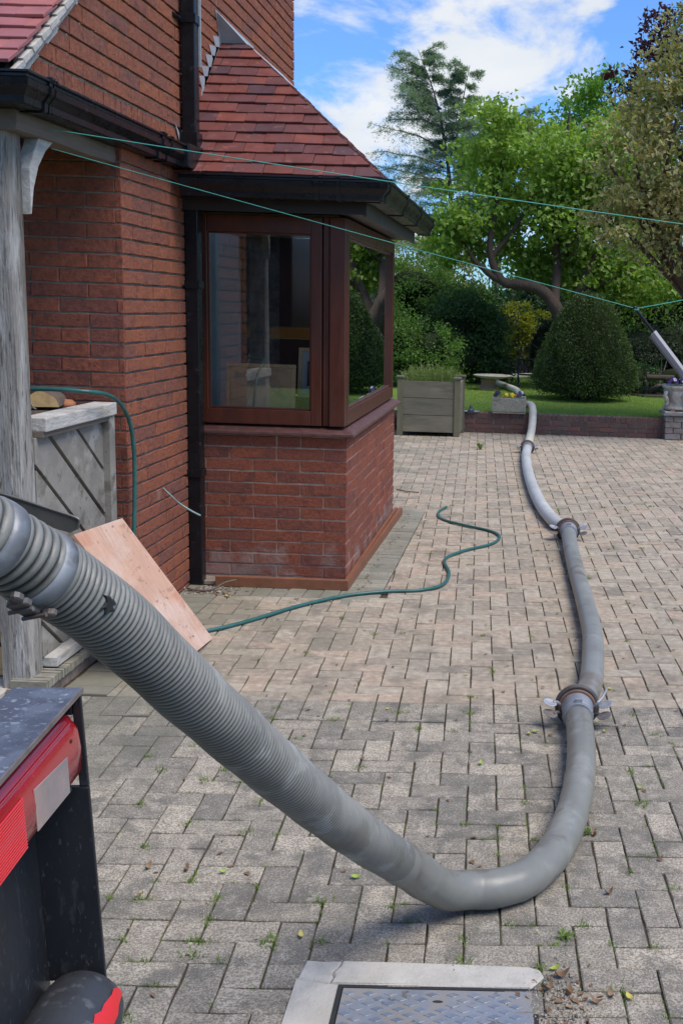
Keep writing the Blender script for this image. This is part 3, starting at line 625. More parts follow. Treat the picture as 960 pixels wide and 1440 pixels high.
A0, B0, C0, D0 = Vector((XW + 0.011, EY, EZ)), Vector((EX, EY, EZ)), Vector((EX, yb_, EZ)), Vector((XW + 0.011, yb_, EZ))
A1, B1, C1, D1 = Vector((XW + 0.011, EY + tt_, zt_)), Vector((EX - tt_, EY + tt_, zt_)), Vector((EX - tt_, yb_, zt_)), Vector((XW + 0.011, yb_, zt_))
q.add([A0, B0, C0, D0, A1, B1, C1, D1], [(0, 1, 5, 4), (1, 2, 6, 5), (4, 5, 6, 7), (3, 2, 1, 0), (2, 3, 7, 6)])
bay_roof = q.build('bay_roof', m_blackpaint, house)
# near slope: u along +X from the wall, s up the slope (towards +Y)
tiles(bay_roof, (XW, EY - 0.02, EZ - 0.015), (1, 0, 0), (0, cs, sn), 0, EX - XW + 0.03, 1.38,
      [(-1, 0, -0.012), (1, cs, EX - XW + 0.045), (0, 1, (3.27 - EZ) / sn)])
# side slope: u runs along +Y, s up the slope (towards -X)
tiles(bay_roof, (EX + 0.02, EY, EZ - 0.015), (0, 1, 0), (-cs, 0, sn), 0, BY1 - EY + 0.12, 1.56,
      [(1, 0, BY1 - EY + 0.1), (-1, cs, 0.035), (0, 1, (3.27 - EZ) / sn)])
# lead: the big cap and the stepped flashing up the wall
lead = [(7.142, 3.452), (7.2, 3.372), (7.234, 3.285), (7.283, 3.266), (7.936, 3.404), (8.05, 3.40), (8.096, 3.445)]
q = MB(); q.prism([(XW + 0.014, y, z) for y, z in lead], (0.004, 0, 0), 0, 0, back=True)
B2 = B1 + Vector((0.02, -0.02, 0.022)); P2_ = Vector((XW + 0.020, 7.165, 3.445)); A2 = A1 + Vector((0.004, -0.025, 0.020)); C2 = Vector((XW + 0.02, 8.06, 3.43)); D2 = Vector((EX - tt_ + 0.02, 8.9, zt_ + 0.03)); E2 = Vector((XW + 0.02, 9.0, 3.44))
q.add([A2, B2, P2_, C2, D2, E2], [(0, 1, 2), (1, 3, 2), (1, 4, 3), (4, 5, 3)])
step = [(7.087, 3.287), (7.157, 3.225), (7.002, 3.216), (7.082, 3.15), (6.925, 3.145), (6.996, 3.081), (6.846, 3.063), (6.911, 2.997), (6.792, 2.995), (6.847, 2.931), (6.70, 2.85), (6.74, 2.79)]
for i in range(0, len(step) - 2, 2):
    t_, b_ = step[i], step[i + 1]; nx = step[i + 2]
    s_ = (b_[0] + 0.17, b_[1] + 0.10); q.prism([(XW + 0.013, *t_), (XW + 0.013, *b_), (XW + 0.013, nx[0] + 0.10, nx[1] - 0.075), (XW + 0.013, s_[0] - 0.02, s_[1] - 0.0)], (0.0035, 0, 0), 0, 0, back=True)
q.prism([(XW + 0.012, 6.40, 2.42), (XW + 0.012, 6.47, 2.41), (XW + 0.012, 7.27, 3.18), (XW + 0.012, 7.27, 3.27)], (0.003, 0, 0), 0, 0, back=True)
q.prism([(XW + 0.012, 6.33, 2.66), (XW + 0.012, 6.42, 2.55), (XW + 0.012, 6.42, 2.60)], (0.003, 0, 0), 0, 0, back=True)
q.build('lead_flashing', m_lead, house)
# gutters
def gutter(name, path_fn, nring, prof, caps=True):
    q = MB(); n = len(prof); vs_ = [path_fn(k, o, z) for k in range(nring) for o, z in prof]; fs = []
    for k in range(nring - 1):
        for i in range(n):
            a, b = k * n + i, k * n + (i + 1) % n; fs.append((a, b, b + n, a + n))
    if caps: fs += [tuple(range(n)), tuple(reversed(range((nring - 1) * n, nring * n)))]
    q.add(vs_, fs); return q.build(name, m_black, house)
OG = [(0.0, 0.0), (0.0, -0.118), (0.088, -0.118), (0.094, -0.112), (0.096, -0.088), (0.112, -0.066), (0.122, -0.055), (0.126, -0.030), (0.117, -0.022), (0.117, -0.012), (0.130, -0.008), (0.130, 0.0), (0.120, 0.002), (0.112, -0.004),
      (0.108, -0.055), (0.086, -0.084), (0.084, -0.108), (0.010, -0.108), (0.008, 0.0)]
GZ = 2.378; gx0, gy0 = -0.93, 6.34
def bay_path(k, o, z): return ((XW + 0.06, gy0 - o, GZ + z), (gx0 + o, gy0 - o, GZ + z), (gx0 + o, 9.12, GZ + z))[k]
bg_ = gutter('gutter', bay_path, 3, OG)
def clip_ring(kind, pos, w=0.018, g=0.006, parent=None, path='bay'):
    q = MB(); P2 = [(o + (g if o > 0.05 else -0.001), z + (g if z > -0.01 else (-g if z < -0.1 else 0))) for o, z in OG[:13]] + [(0.004, 0.004)]
    def at(o, z, t):
        if kind == 'x': return (pos + t, (gy0 if path == 'bay' else pgy) - o, (GZ if path == 'bay' else PGZ) + z)
        return ((gx0 if path == 'bay' else pgx) + o, pos + t, (GZ if path == 'bay' else PGZ) + z)
    n = len(P2); v = [at(o, z, t) for t in (-w, w) for o, z in P2]; f = [(i, (i + 1) % n, (i + 1) % n + n, i + n) for i in range(n)] + [tuple(range(n)), tuple(reversed(range(n, 2 * n)))]
    q.add(v, f); q.build('gutter_bracket', m_black, parent)
for x in (-1.20, -1.08): clip_ring('x', x, 0.012, 0.006, bg_)
for y in (6.33, 7.20, 8.05, 9.05): clip_ring('y', y, 0.014, 0.007, bg_)
clip_ring('x', -0.845, 0.010, 0.006, bg_)
PGZ = 2.525; pgx, pgy = -2.03, 4.42
def porch_path(k, o, z): return ((-4.2, pgy - o, PGZ + z), (pgx + o - 0.0, pgy - o, PGZ + z), (pgx + o, 6.52, PGZ + z))[k]
pg_ = gutter('gutter', porch_path, 3, OG)
clip_ring('y', 4.50, 0.014, 0.008, pg_, 'porch'); clip_ring('y', 4.545, 0.006, 0.004, pg_, 'porch'); clip_ring('y', 5.85, 0.02, 0.008, pg_, 'porch'); clip_ring('y', 5.98, 0.008, 0.006, pg_, 'porch'); clip_ring('y', 6.45, 0.03, 0.010, pg_, 'porch')
q = MB(); q.box((-2.0, 4.555 - 0.20, PGZ - 0.045), (-1.898, 4.475, PGZ - 0.012)); 
# soffit under the upper storey
q = MB(); q.box((-4.2, 4.43, 2.405), (XW + 0.0, 5.49, 2.494)); q.box((-4.2, 4.425, 2.41), (XW + 0.004, 4.4295, 2.52)); q.build('soffit', m_blackpaint, house)
q = MB(); q.box((XW - 0.005, 4.435, 2.405), (XW + 0.012, 6.40, 2.499)); q.build('fascia', m_blackpaint, house)
# downpipes
q = MB(); q.box((-2.000, 6.465, 0.0), (-1.922, 6.545, 2.42)); q.build('downpipe', m_black, house, 0.006)
pp = house.children[-1]
for z in (0.66, 1.76):
    c_ = MB(); c_.box((-2.008, 6.455, z), (-1.914, 6.55, z + 0.045)); c_.tube([(-2.004, 6.42, z + 0.012), (-2.004, 6.455, z + 0.012)], 0.009, 8); c_.build('pipe_clip', m_black, pp, 0.002)
q = MB(); q.box((-1.985, 6.41, 2.56), (-1.908, 6.487, 5.4)); q.build('downpipe', m_black, house, 0.006); pp = house.children[-1]
c_ = MB(); c_.box((-1.995, 6.40, 2.545), (-1.898, 6.50, 2.62)); c_.build('pipe_socket', m_black, pp, 0.002); c_ = MB(); c_.box((-1.993, 6.402, 3.20), (-1.90, 6.495, 3.25)); c_.tube([(-2.0, 6.31, 3.22), (-1.99, 6.41, 3.22)], 0.014, 8); c_.build('pipe_clip', m_black, pp, 0.002)
q = MB(); q.box((-1.9075, 6.48, 2.98), (-1.895, 6.492, 5.4)); q.build('pipe_glint', m_lead, house)  # pale strip paints the sky reflection on the pipe's right face
q = MB(); q.prism([(-2.0, 6.22, 2.535), (-1.89, 6.22, 2.535), (-1.875, 6.47, 2.54), (-1.875, 6.56, 2.54), (-2.0, 6.56, 2.54)], (0, 0, -0.13), 0, 0, back=True); q.build('gutter_outlet', m_black, house, 0.008)
q = MB(); q.box((XW + 0.012, 6.548, 1.0), (XW + 0.06, BY0, 2.40)); q.build('window_reveal', m_blackpaint, house)
# porch roof: tiles, verge, fillet
rp_ang = math.atan(VS); q = MB()
v0 = (4.32, 2.535); q.add([(-4.2, 4.34, 2.53), (-2.02, 4.34, 2.53), (-2.02, 9.0, 2.53 + 4.66 * VS), (-4.2, 9.0, 2.53 + 4.66 * VS)], [(0, 1, 2, 3)]); q.add([(-4.2, 4.34, 2.52), (-2.02, 4.34, 2.52), (-2.02, 4.45, 2.52), (-4.2, 4.45, 2.52)], [(3, 2, 1, 0)])
porch_roof = q.build('porch_roof', m_blackpaint, house)
tiles(porch_roof, (-3.2, 4.315, 2.528), (1, 0, 0), (0, math.cos(rp_ang), math.sin(rp_ang)), 0, 1.24, 2.4, [(1, 0, 1.225), (-1, 0, 0)], gauge=0.1005, wid=0.176, mat=m_tile2, lift=0.018, thick=0.014)
q = MB()
for k in range(24):            # mortar bedding squeezed out between the verge tiles
    s0 = k * 0.1005 + 0.004; y = 4.315 + s0 * math.cos(rp_ang); z = 2.528 + s0 * math.sin(rp_ang)
    if k < 23: q.prism([(-1.990, y + 0.03, z - 0.022), (-1.990, y + 0.115, z + 0.036), (-1.990, y + 0.095, z + 0.050), (-1.990, y + 0.005, z - 0.004)], (0.018 + random.uniform(0, 0.006), 0, 0), 0, 0.003)
q.build('verge_bedding', m_fillet, house)
q = MB(); n_ = 26; ys = [4.42 + i * 0.13 for i in range(n_)]
for i in range(n_ - 1):
    y, y2 = ys[i], ys[i + 1]; j1, j2 = random.uniform(0, 0.02), random.uniform(0, 0.02)
    q.prism([(XW + 0.001, y, vline(y) - 0.05 - j1), (XW + 0.001, y2, vline(y2) - 0.05 - j2), (XW + 0.001, y2, vline(y2) + 0.05), (XW + 0.001, y, vline(y) + 0.05)], (0.012, 0, 0), 0, 0.003)
q.build('mortar_fillet', m_fillet, house)
# rest of the house body, so that light and reflections meet a real building
q = MB(); q.box((-9.0, 5.81, 0), (XW - 0.302, 6.2, 2.5)); q.box((-9.0, 9.14, -0.05), (XW - 0.302, 9.44, 5.9)); q.box((-9.0, 6.2, -0.05), (-8.7, 9.14, 2.5)); q.build('back_wall', m_mortard, house)
q = MB(); q.add([(-4.2, 4.30, 2.51), (-2.0, 4.3, 2.51), (-2.0, 4.44, 2.51), (-4.2, 4.44, 2.51)], [(0, 1, 2, 3)]); q.build('eaves_board', m_blackpaint, house)

# --- porch timbers (they carry the house, so they are parts of it)
def rough_beam(name, a, b, w, h, mat, wob=0.008, n=26, up=(0, 0, 1), cracks=0):
    a, b = Vector(a), Vector(b); d = (b - a).normalized(); r = d.cross(Vector(up)).normalized(); u = r.cross(d).normalized(); q = MB(); vs_ = []; fs = []
    prof = [(-1, -1), (-0.3, -1.02), (0.4, -1), (1, -1), (1.03, -0.3), (1, 0.45), (1, 1), (0.3, 1.02), (-0.4, 1), (-1, 1), (-1.02, 0.3), (-1, -0.5)]; m = len(prof)
    wx = [random.uniform(-wob, wob) for _ in range(n + 1)]
    for i in range(n + 1):
        t = i / n; c = a.lerp(b, t)
        for k, (x, y) in enumerate(prof):
            o = 0.6 * wob * math.sin(t * 9 + k * 1.7) + random.uniform(-wob, wob) * 0.35; cz = 0.93 if k in (0, 3, 6, 9) else 1.0
            vs_.append(c + r * (x * w / 2 * cz + o) + u * (y * h / 2 * cz + o))
    for i in range(n):
        for k in range(m):
            p, s_ = i * m + k, i * m + (k + 1) % m; fs.append((p, s_, s_ + m, p + m))
    fs += [tuple(reversed(range(m))), tuple(range(n * m, n * m + m))]
    q.add(vs_, fs, False); return q.build(name, mat, house)
rough_beam('oak_post', (-2.135, 4.555, 0.0), (-2.145, 4.545, 2.40), 0.125, 0.135, m_oak, 0.005, up=(0, 1, 0))
rough_beam('oak_beam', (-2.075, 4.45, 2.372), (-2.075, 5.498, 2.372), 0.10, 0.085, m_darkoak, 0.003)
rough_beam('oak_beam', (-4.2, 4.56, 2.372), (-2.13, 4.56, 2.372), 0.10, 0.085, m_darkoak, 0.003)
q = MB()                                    # curved brace
cv = [(4.60, 2.02), (4.625, 2.12), (4.68, 2.215), (4.755, 2.29), (4.83, 2.335)]
ins = [(4.60, 2.20), (4.63, 2.245), (4.66, 2.29), (4.69, 2.335), (4.70, 2.335)]
poly = cv + list(reversed(ins)); q.prism([(-2.10, y, z) for y, z in poly], (0.055, 0, 0), 0, 0.003, back=True)
q.build('oak_brace', m_oakrail, house)
# balustrade
q = MB(); q.box((-2.145, 4.63, 1.125), (-2.030, 5.44, 1.185)); bal = q.build('porch_balustrade', m_oakrail, house, 0.005, label='grey oak panel of diagonal boards with a thick pale rail')
q = MB(); q.box((-2.105, 4.63, 1.100), (-2.045, 5.40, 1.1245)); q.build('rail', m_darkoak, bal, 0.002)
q = MB(); q.box((-2.110, 5.365, 0.10), (-2.040, 5.435, 1.1245)); q.build('stile', m_oak2, bal, 0.004)
q = MB(); q.prism([(-2.12, 4.63, 0.095), (-2.02, 4.63, 0.095), (-2.02, 5.44, 0.095), (-2.12, 5.44, 0.095)], (0, 0, 0.045), 0, 0.006); q.build('bottom_rail', m_oakrail, bal)
q = MB(); q.box((-2.104, 4.62, 0.10), (-2.098, 5.41, 1.12)); q.build('backing', m_dark, bal)
sl = -0.766; th = math.atan(sl)
for k in range(-7, 7):                      # z = sl*(y-4.764)+1.088 marks one gap
    w_ = 0.235; c0 = 1.088 + k * 0.2265
    poly = [(4.615, 0.142), (5.364, 0.142), (5.364, 1.0995), (4.615, 1.0995)]
    gp = 0.013
    poly = clip(poly, -sl, 1, c0 - sl * 4.764 + 0.2265 - gp); poly = clip(poly, sl, -1, -(c0 - sl * 4.764) - gp)
    poly = clean2(poly) if len(poly) > 2 else poly
    if len(poly) > 2 and area2(poly) > 0.001:
        b_ = MB(); b_.prism([(-2.094, y, z) for y, z in poly], (0.020 + random.uniform(0, 0.004), 0, 0), 0, 0.002); b_.build('board', m_oak2, bal)
# plinth: tiles on edge, then a brick step
q = MB(); q.box((-2.16, 4.45, -0.02), (-2.012, 5.47, 0.048)); pl = q.build('plinth', m_mortard, house, label='tile on edge plinth under the porch panel')
y = 4.46
while y < 5.46:
    w_ = random.uniform(0.013, 0.017); b_ = MB(); j = random.uniform(-0.004, 0.004); b_.box((-2.15, y, 0.0485), (-1.995 + j, y + w_, 0.082 + j)); b_.build('tile', m_plinth, pl, 0.0015); y += w_ + 0.003
q = MB(); q.box((-2.60, 4.35, -0.02), (-2.17, 4.70, 0.04)); q.build('step', m_stone, house, 0.006)

# ------------------------------------------------------------------ things round the house
def ribcol(nt, L, pos, col, geo):        # rigid pale helix, darker wall between its turns
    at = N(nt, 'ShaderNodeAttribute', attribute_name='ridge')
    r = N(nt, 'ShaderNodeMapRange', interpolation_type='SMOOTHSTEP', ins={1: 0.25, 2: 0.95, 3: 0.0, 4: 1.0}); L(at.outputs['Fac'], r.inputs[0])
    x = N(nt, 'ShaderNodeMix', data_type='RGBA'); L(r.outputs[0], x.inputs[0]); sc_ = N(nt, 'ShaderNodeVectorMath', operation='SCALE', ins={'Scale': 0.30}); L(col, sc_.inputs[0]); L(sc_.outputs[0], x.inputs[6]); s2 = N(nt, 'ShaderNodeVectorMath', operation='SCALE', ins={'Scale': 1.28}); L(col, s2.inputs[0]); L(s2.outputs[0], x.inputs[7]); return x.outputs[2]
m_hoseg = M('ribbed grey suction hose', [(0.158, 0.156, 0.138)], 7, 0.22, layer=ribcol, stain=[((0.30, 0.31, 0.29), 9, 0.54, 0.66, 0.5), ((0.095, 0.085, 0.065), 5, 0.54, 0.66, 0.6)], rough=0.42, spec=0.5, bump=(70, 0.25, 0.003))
m_hoses = M('smooth grey hose', [(0.19, 0.188, 0.165)], 7, 0.16, stain=[((0.31, 0.31, 0.275), 5, 0.52, 0.66, 0.5), ((0.12, 0.105, 0.08), 9, 0.56, 0.66, 0.6)], rough=0.36, spec=0.45, bump=(60, 0.25, 0.002))
m_hose2 = M('blue grey hose', [(0.23, 0.235, 0.22)], 5, 0.2, stain=[((0.15, 0.12, 0.09), 4, 0.50, 0.62, 0.75), ((0.42, 0.45, 0.47), 6, 0.58, 0.75, 0.5)], rough=0.40, spec=0.5, bump=(50, 0.3, 0.003))
m_hose3 = M('pale grey hose', [(0.46, 0.465, 0.45)], 5, 0.16, stain=[((0.33, 0.31, 0.27), 4, 0.54, 0.70, 0.5)], rough=0.48, bump=(50, 0.25, 0.003))
m_hose4 = M('cream hose', [(0.54, 0.52, 0.44)], 5, 0.16, stain=[((0.36, 0.33, 0.27), 5, 0.54, 0.70, 0.5)], rough=0.5, bump=(50, 0.25, 0.003))
m_band = M('steel hose band', [(0.26, 0.275, 0.295)], 9, 0.25, stain=[((0.16, 0.165, 0.17), 16, 0.48, 0.60, 0.85), ((0.50, 0.52, 0.54), 12, 0.56, 0.64, 0.6)], rough=0.55, metal=0.3, bump=(50, 0.2, 0.002))
m_cast = M('galvanised casting', [(0.30, 0.31, 0.33)], 14, 0.25, stain=[((0.20, 0.17, 0.15), 11, 0.55, 0.72, 0.5)], rough=0.5, metal=0.45, bump=(60, 0.5, 0.003))
m_castd = M('darker casting', [(0.15, 0.14, 0.135)], 14, 0.25, stain=[((0.14, 0.10, 0.08), 11, 0.52, 0.64, 0.6)], rough=0.6, metal=0.35, bump=(60, 0.5, 0.003))
m_rust = M('rusty ring', [(0.17, 0.095, 0.065)], 18, 0.3, stain=[((0.08, 0.05, 0.045), 9, 0.5, 0.7, 0.6)], rough=0.7, metal=0.3, bump=(90, 0.5, 0.002))
m_rubber = M('dark coupling ring', [(0.075, 0.068, 0.062)], 16, 0.3, rough=0.6, metal=0.2, bump=(80, 0.4, 0.002))
m_ghose = M('green garden hose', [(0.022, 0.105, 0.095)], 20, 0.25, stain=[((0.06, 0.15, 0.14), 14, 0.55, 0.75, 0.5)], rough=0.4)
m_line = M('turquoise clothes line', [(0.05, 0.33, 0.26)], 40, 0.2, rough=0.4)

def ribbed():
    top = [(-0.86, 1.28, 1.475), (-0.796, 1.350, 1.452), (-0.735, 1.400, 1.404), (-0.690, 1.480, 1.341), (-0.629, 1.620, 1.222), (-0.553, 1.840, 1.006), (-0.464, 2.120, 0.746), (-0.374, 2.450, 0.468), (-0.290, 2.70, 0.262)]
    gnd_ = [(-0.195, 2.875, 0.100), (-0.115, 2.945, 0.062), (-0.045, 2.965, 0.058), (0.040, 3.032, 0.057), (0.127, 3.204, 0.057), (0.191, 3.480, 0.057), (0.233, 3.832, 0.057), (0.245, 4.12, 0.060), (0.243, 4.36, 0.066)]
    root = empty('suction_hose', (0.04, 3.0, 0), 'thick grey suction hose, ribbed, sweeping down from the truck and bending on the near paving', 'hose')
    pts, L_ = resample(spline(top + gnd_, 40), 0.0018); i_end = min(range(len(pts)), key=lambda i: (pts[i] - Vector((-0.300, 2.68, 0.28))).length)
    n = i_end; seg = 40; vs_ = []; fs = []; ss = [0.0]
    for i in range(1, len(pts)): ss.append(ss[-1] + (pts[i] - pts[i - 1]).length)
    u = None
    frames = []
    for i in range(len(pts)):
        t = (pts[min(i + 1, len(pts) - 1)] - pts[max(i - 1, 0)]).normalized()
        if u is None: u = t.cross(Vector((0, 0, 1))).normalized()
        u = (u - t * u.dot(t)).normalized(); frames.append((t, u.copy(), t.cross(u)))
    R0 = 0.0545; sE = ss[i_end]
    def rad(s, a):
        pitch = 0.0112 if s > 0.36 else 0.0165; fade = 0.25 + 0.75 * max(0.0, min(1.0, (sE - 0.02 - s) / 0.30)) ** 0.8
        ph = (s / pitch + a / (2 * PI)) * 2 * PI
        rr = (abs(math.sin(ph / 2)) ** 0.7 - 0.64) * 0.0060 * fade
        rr += 0.0008 * math.sin(s * 31 + a * 2) * fade
        if s < 0.095: rr = 0.006 + 0.001 * math.sin(s * 90)
        return R0 + rr
    step = 1; RD = []
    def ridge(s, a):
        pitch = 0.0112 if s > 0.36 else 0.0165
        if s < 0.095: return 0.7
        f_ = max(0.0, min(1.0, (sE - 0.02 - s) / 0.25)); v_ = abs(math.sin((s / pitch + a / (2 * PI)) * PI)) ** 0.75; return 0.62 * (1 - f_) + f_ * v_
    for i in range(0, n + 1, step):
        t, u_, w_ = frames[i]
        for j in range(seg):
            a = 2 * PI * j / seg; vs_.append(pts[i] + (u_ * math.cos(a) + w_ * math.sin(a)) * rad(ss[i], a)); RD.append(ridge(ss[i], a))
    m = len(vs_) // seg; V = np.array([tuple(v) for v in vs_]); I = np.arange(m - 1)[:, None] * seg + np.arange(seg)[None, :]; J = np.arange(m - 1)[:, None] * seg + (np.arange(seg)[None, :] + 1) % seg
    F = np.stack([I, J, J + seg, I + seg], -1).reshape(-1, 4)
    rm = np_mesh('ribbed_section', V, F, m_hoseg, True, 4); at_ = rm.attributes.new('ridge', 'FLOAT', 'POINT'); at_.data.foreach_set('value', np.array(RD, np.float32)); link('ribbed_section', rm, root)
    q = MB(); sub = pts[i_end - 12::9]
    if (sub[-1] - pts[-1]).length > 0.003: sub.append(pts[-1])
    acc = 0; rr = []
    for i, p in enumerate(sub):
        s = i * 0.0176; rr.append(0.0548 + 0.0006 * math.sin(s * 40) + (0.0022 * math.exp(-((s - 0.045) / 0.02) ** 2)) + (0.0012 if abs((s % 0.42) - 0.2) < 0.012 else 0))
    q.tube(sub, rr, 40); q.build('smooth_section', m_hoses, root)
    def band(s0, w_, r_, name='steel_band'):
        i0 = min(range(len(ss)), key=lambda i: abs(ss[i] - s0)); i1 = min(range(len(ss)), key=lambda i: abs(ss[i] - s0 - w_)); q = MB()
        pp = [pts[i0], pts[i0].lerp(pts[i1], 0.03), pts[(i0 + i1) // 2], pts[i0].lerp(pts[i1], 0.97), pts[i1]]; q.tube(pp, [r_ - 0.004, r_, r_ + 0.0008, r_, r_ - 0.004], 44)
        return q.build(name, m_band, root), i0, i1
    band(0.226, 0.030, R0 + 0.0034); b2, i0, i1 = band(0.322, 0.028, R0 + 0.0034)
    # latch on the second band, on the side that faces the camera
    im = (i0 + i1) // 2; t, _, _ = frames[im]; c = pts[im]; to = (Vector((0, 0, 1.7)) - c); to = (to - t * to.dot(t)).normalized(); sd_ = t.cross(to).normalized()
    if sd_.z > 0: sd_ = -sd_
    nrm = (to * 0.55 + sd_ * 0.84).normalized(); tang = t.cross(nrm).normalized()
    q = MB()
    def plate(a, b, w_, hgt, th, ang=0.0):
        cc = c + t * a + nrm * (R0 + 0.006 + hgt) + tang * b; return cc
    q2 = MB()
    for (a0, b0, la, lb, h0) in ((0.006, 0.006, 0.030, 0.024, 0.004), (-0.020, -0.002, 0.018, 0.030, 0.007), (-0.036, -0.012, 0.016, 0.013, 0.006), (0.022, -0.016, 0.012, 0.02, 0.006)):
        cc = plate(a0, b0, 0, h0, 0)
        poly = [cc + t * (la * 0.5 * math.cos(k * PI / 4 + PI / 8) * 1.25) + tang * (lb * 0.5 * math.sin(k * PI / 4 + PI / 8) * 1.25) for k in range(8)]
        q2.prism([p - nrm * 0.008 for p in poly], nrm * 0.0095, 0, 0.002, back=True)
    q2.tube([plate(-0.012, -0.020, 0, 0.010, 0), plate(-0.012, 0.020, 0, 0.010, 0)], 0.0032, 10); q2.tube([plate(0.014, -0.020, 0, 0.008, 0), plate(0.014, 0.020, 0, 0.008, 0)], 0.003, 10)
    q2.build('latch', m_castd, b2)
    # black repair tape on the ribs
    it = min(range(len(ss)), key=lambda i: abs(ss[i] - 0.43)); t, _, _ = frames[it]; c = pts[it]; to = (Vector((0, 0, 1.7)) - c); to = (to - t * to.dot(t)).normalized(); sd_ = t.cross(to)
    if sd_.z < 0: sd_ = -sd_
    q = MB(); nr = (to + sd_ * 0.25).normalized(); ct = c + nr * (R0 + 0.0025); tg = t.cross(nr)
    q.prism([ct + t * (0.016 * math.cos(a) * random.uniform(0.5, 1.3)) + tg * (0.013 * math.sin(a) * random.uniform(0.6, 1.3)) - nr * 0.004 for a in [k * PI / 7 for k in range(14)]], nr * 0.006, 0, 0.002, back=True)
    q.build('tar_patch', m_dark, root)
    q = MB(); q.tube([pts[0] + (pts[0] - pts[6]).normalized() * 0.25, pts[0], pts[18]], [0.058, 0.059, 0.057], 32); q.build('end_cuff', m_hose2, root)
    return pts[-1]
ribbed()
def hose(name, pts, r, mat, label, creases=(), wob=0.0):
    P_, L_ = resample(spline(pts, 24), 0.012); n = len(P_); rr = []
    for i in range(n):
        s = L_ * i / n; k = 1 + wob * math.sin(s * 11) + wob * 0.6 * math.sin(s * 29 + 1)
        for cpos, dep in creases: k -= dep * math.exp(-((s - cpos) / 0.012) ** 2); k += dep * 0.5 * math.exp(-((s - cpos - 0.03) / 0.015) ** 2)
        rr.append(r * k)
    q = MB(); q.tube(P_, rr, 28); return q.build(name, mat, None, label=label, cat='hose', origin=(P_[n // 2].x, P_[n // 2].y, 0))
hose('suction_hose', [(0.245, 4.50, 0.066), (0.268, 4.57, 0.057), (0.313, 4.741, 0.055), (0.345, 5.098, 0.055), (0.367, 5.572, 0.055), (0.360, 6.134, 0.055), (0.343, 6.814, 0.055), (0.329, 7.540, 0.055), (0.326, 8.10, 0.064)], 0.0535, m_hose2,
     'blue grey smooth hose with creases between the two nearest couplings', ((0.16, 0.03), (0.86, 0.045), (1.05, 0.02), (2.25, 0.02), (2.6, 0.02)), 0.006)
hose('suction_hose', [(0.322, 8.33, 0.064), (0.298, 8.42, 0.057), (0.232, 8.622, 0.054), (0.142, 9.279, 0.054), (0.071, 10.170, 0.054), (0.014, 11.352, 0.054), (-0.014, 12.469, 0.054), (-0.003, 13.13, 0.062)], 0.0535, m_hose3,
     'pale grey hose lying in a bow between the second and the farthest coupling', ((1.2, 0.02),), 0.006)
hose('suction_hose', [(0.000, 13.36, 0.064), (0.006, 13.55, 0.057), (0.030, 14.5, 0.057), (0.046, 14.98, 0.085), (0.055, 15.16, 0.20), (0.052, 15.24, 0.345), (0.020, 15.34, 0.395), (-0.06, 15.5, 0.385), (-0.12, 15.9, 0.34), (-0.10, 17.2, 0.325), (-0.18, 18.6, 0.322), (-0.255, 19.3, 0.322),
     (-0.50, 20.40, 0.322), (-0.69, 21.45, 0.322), (-0.58, 22.5, 0.322), (-0.10, 23.4, 0.322), (0.7, 23.9, 0.322)], 0.0535, m_hose4, 'cream hose climbing over the low garden wall and crossing the lawn', (), 0.004)
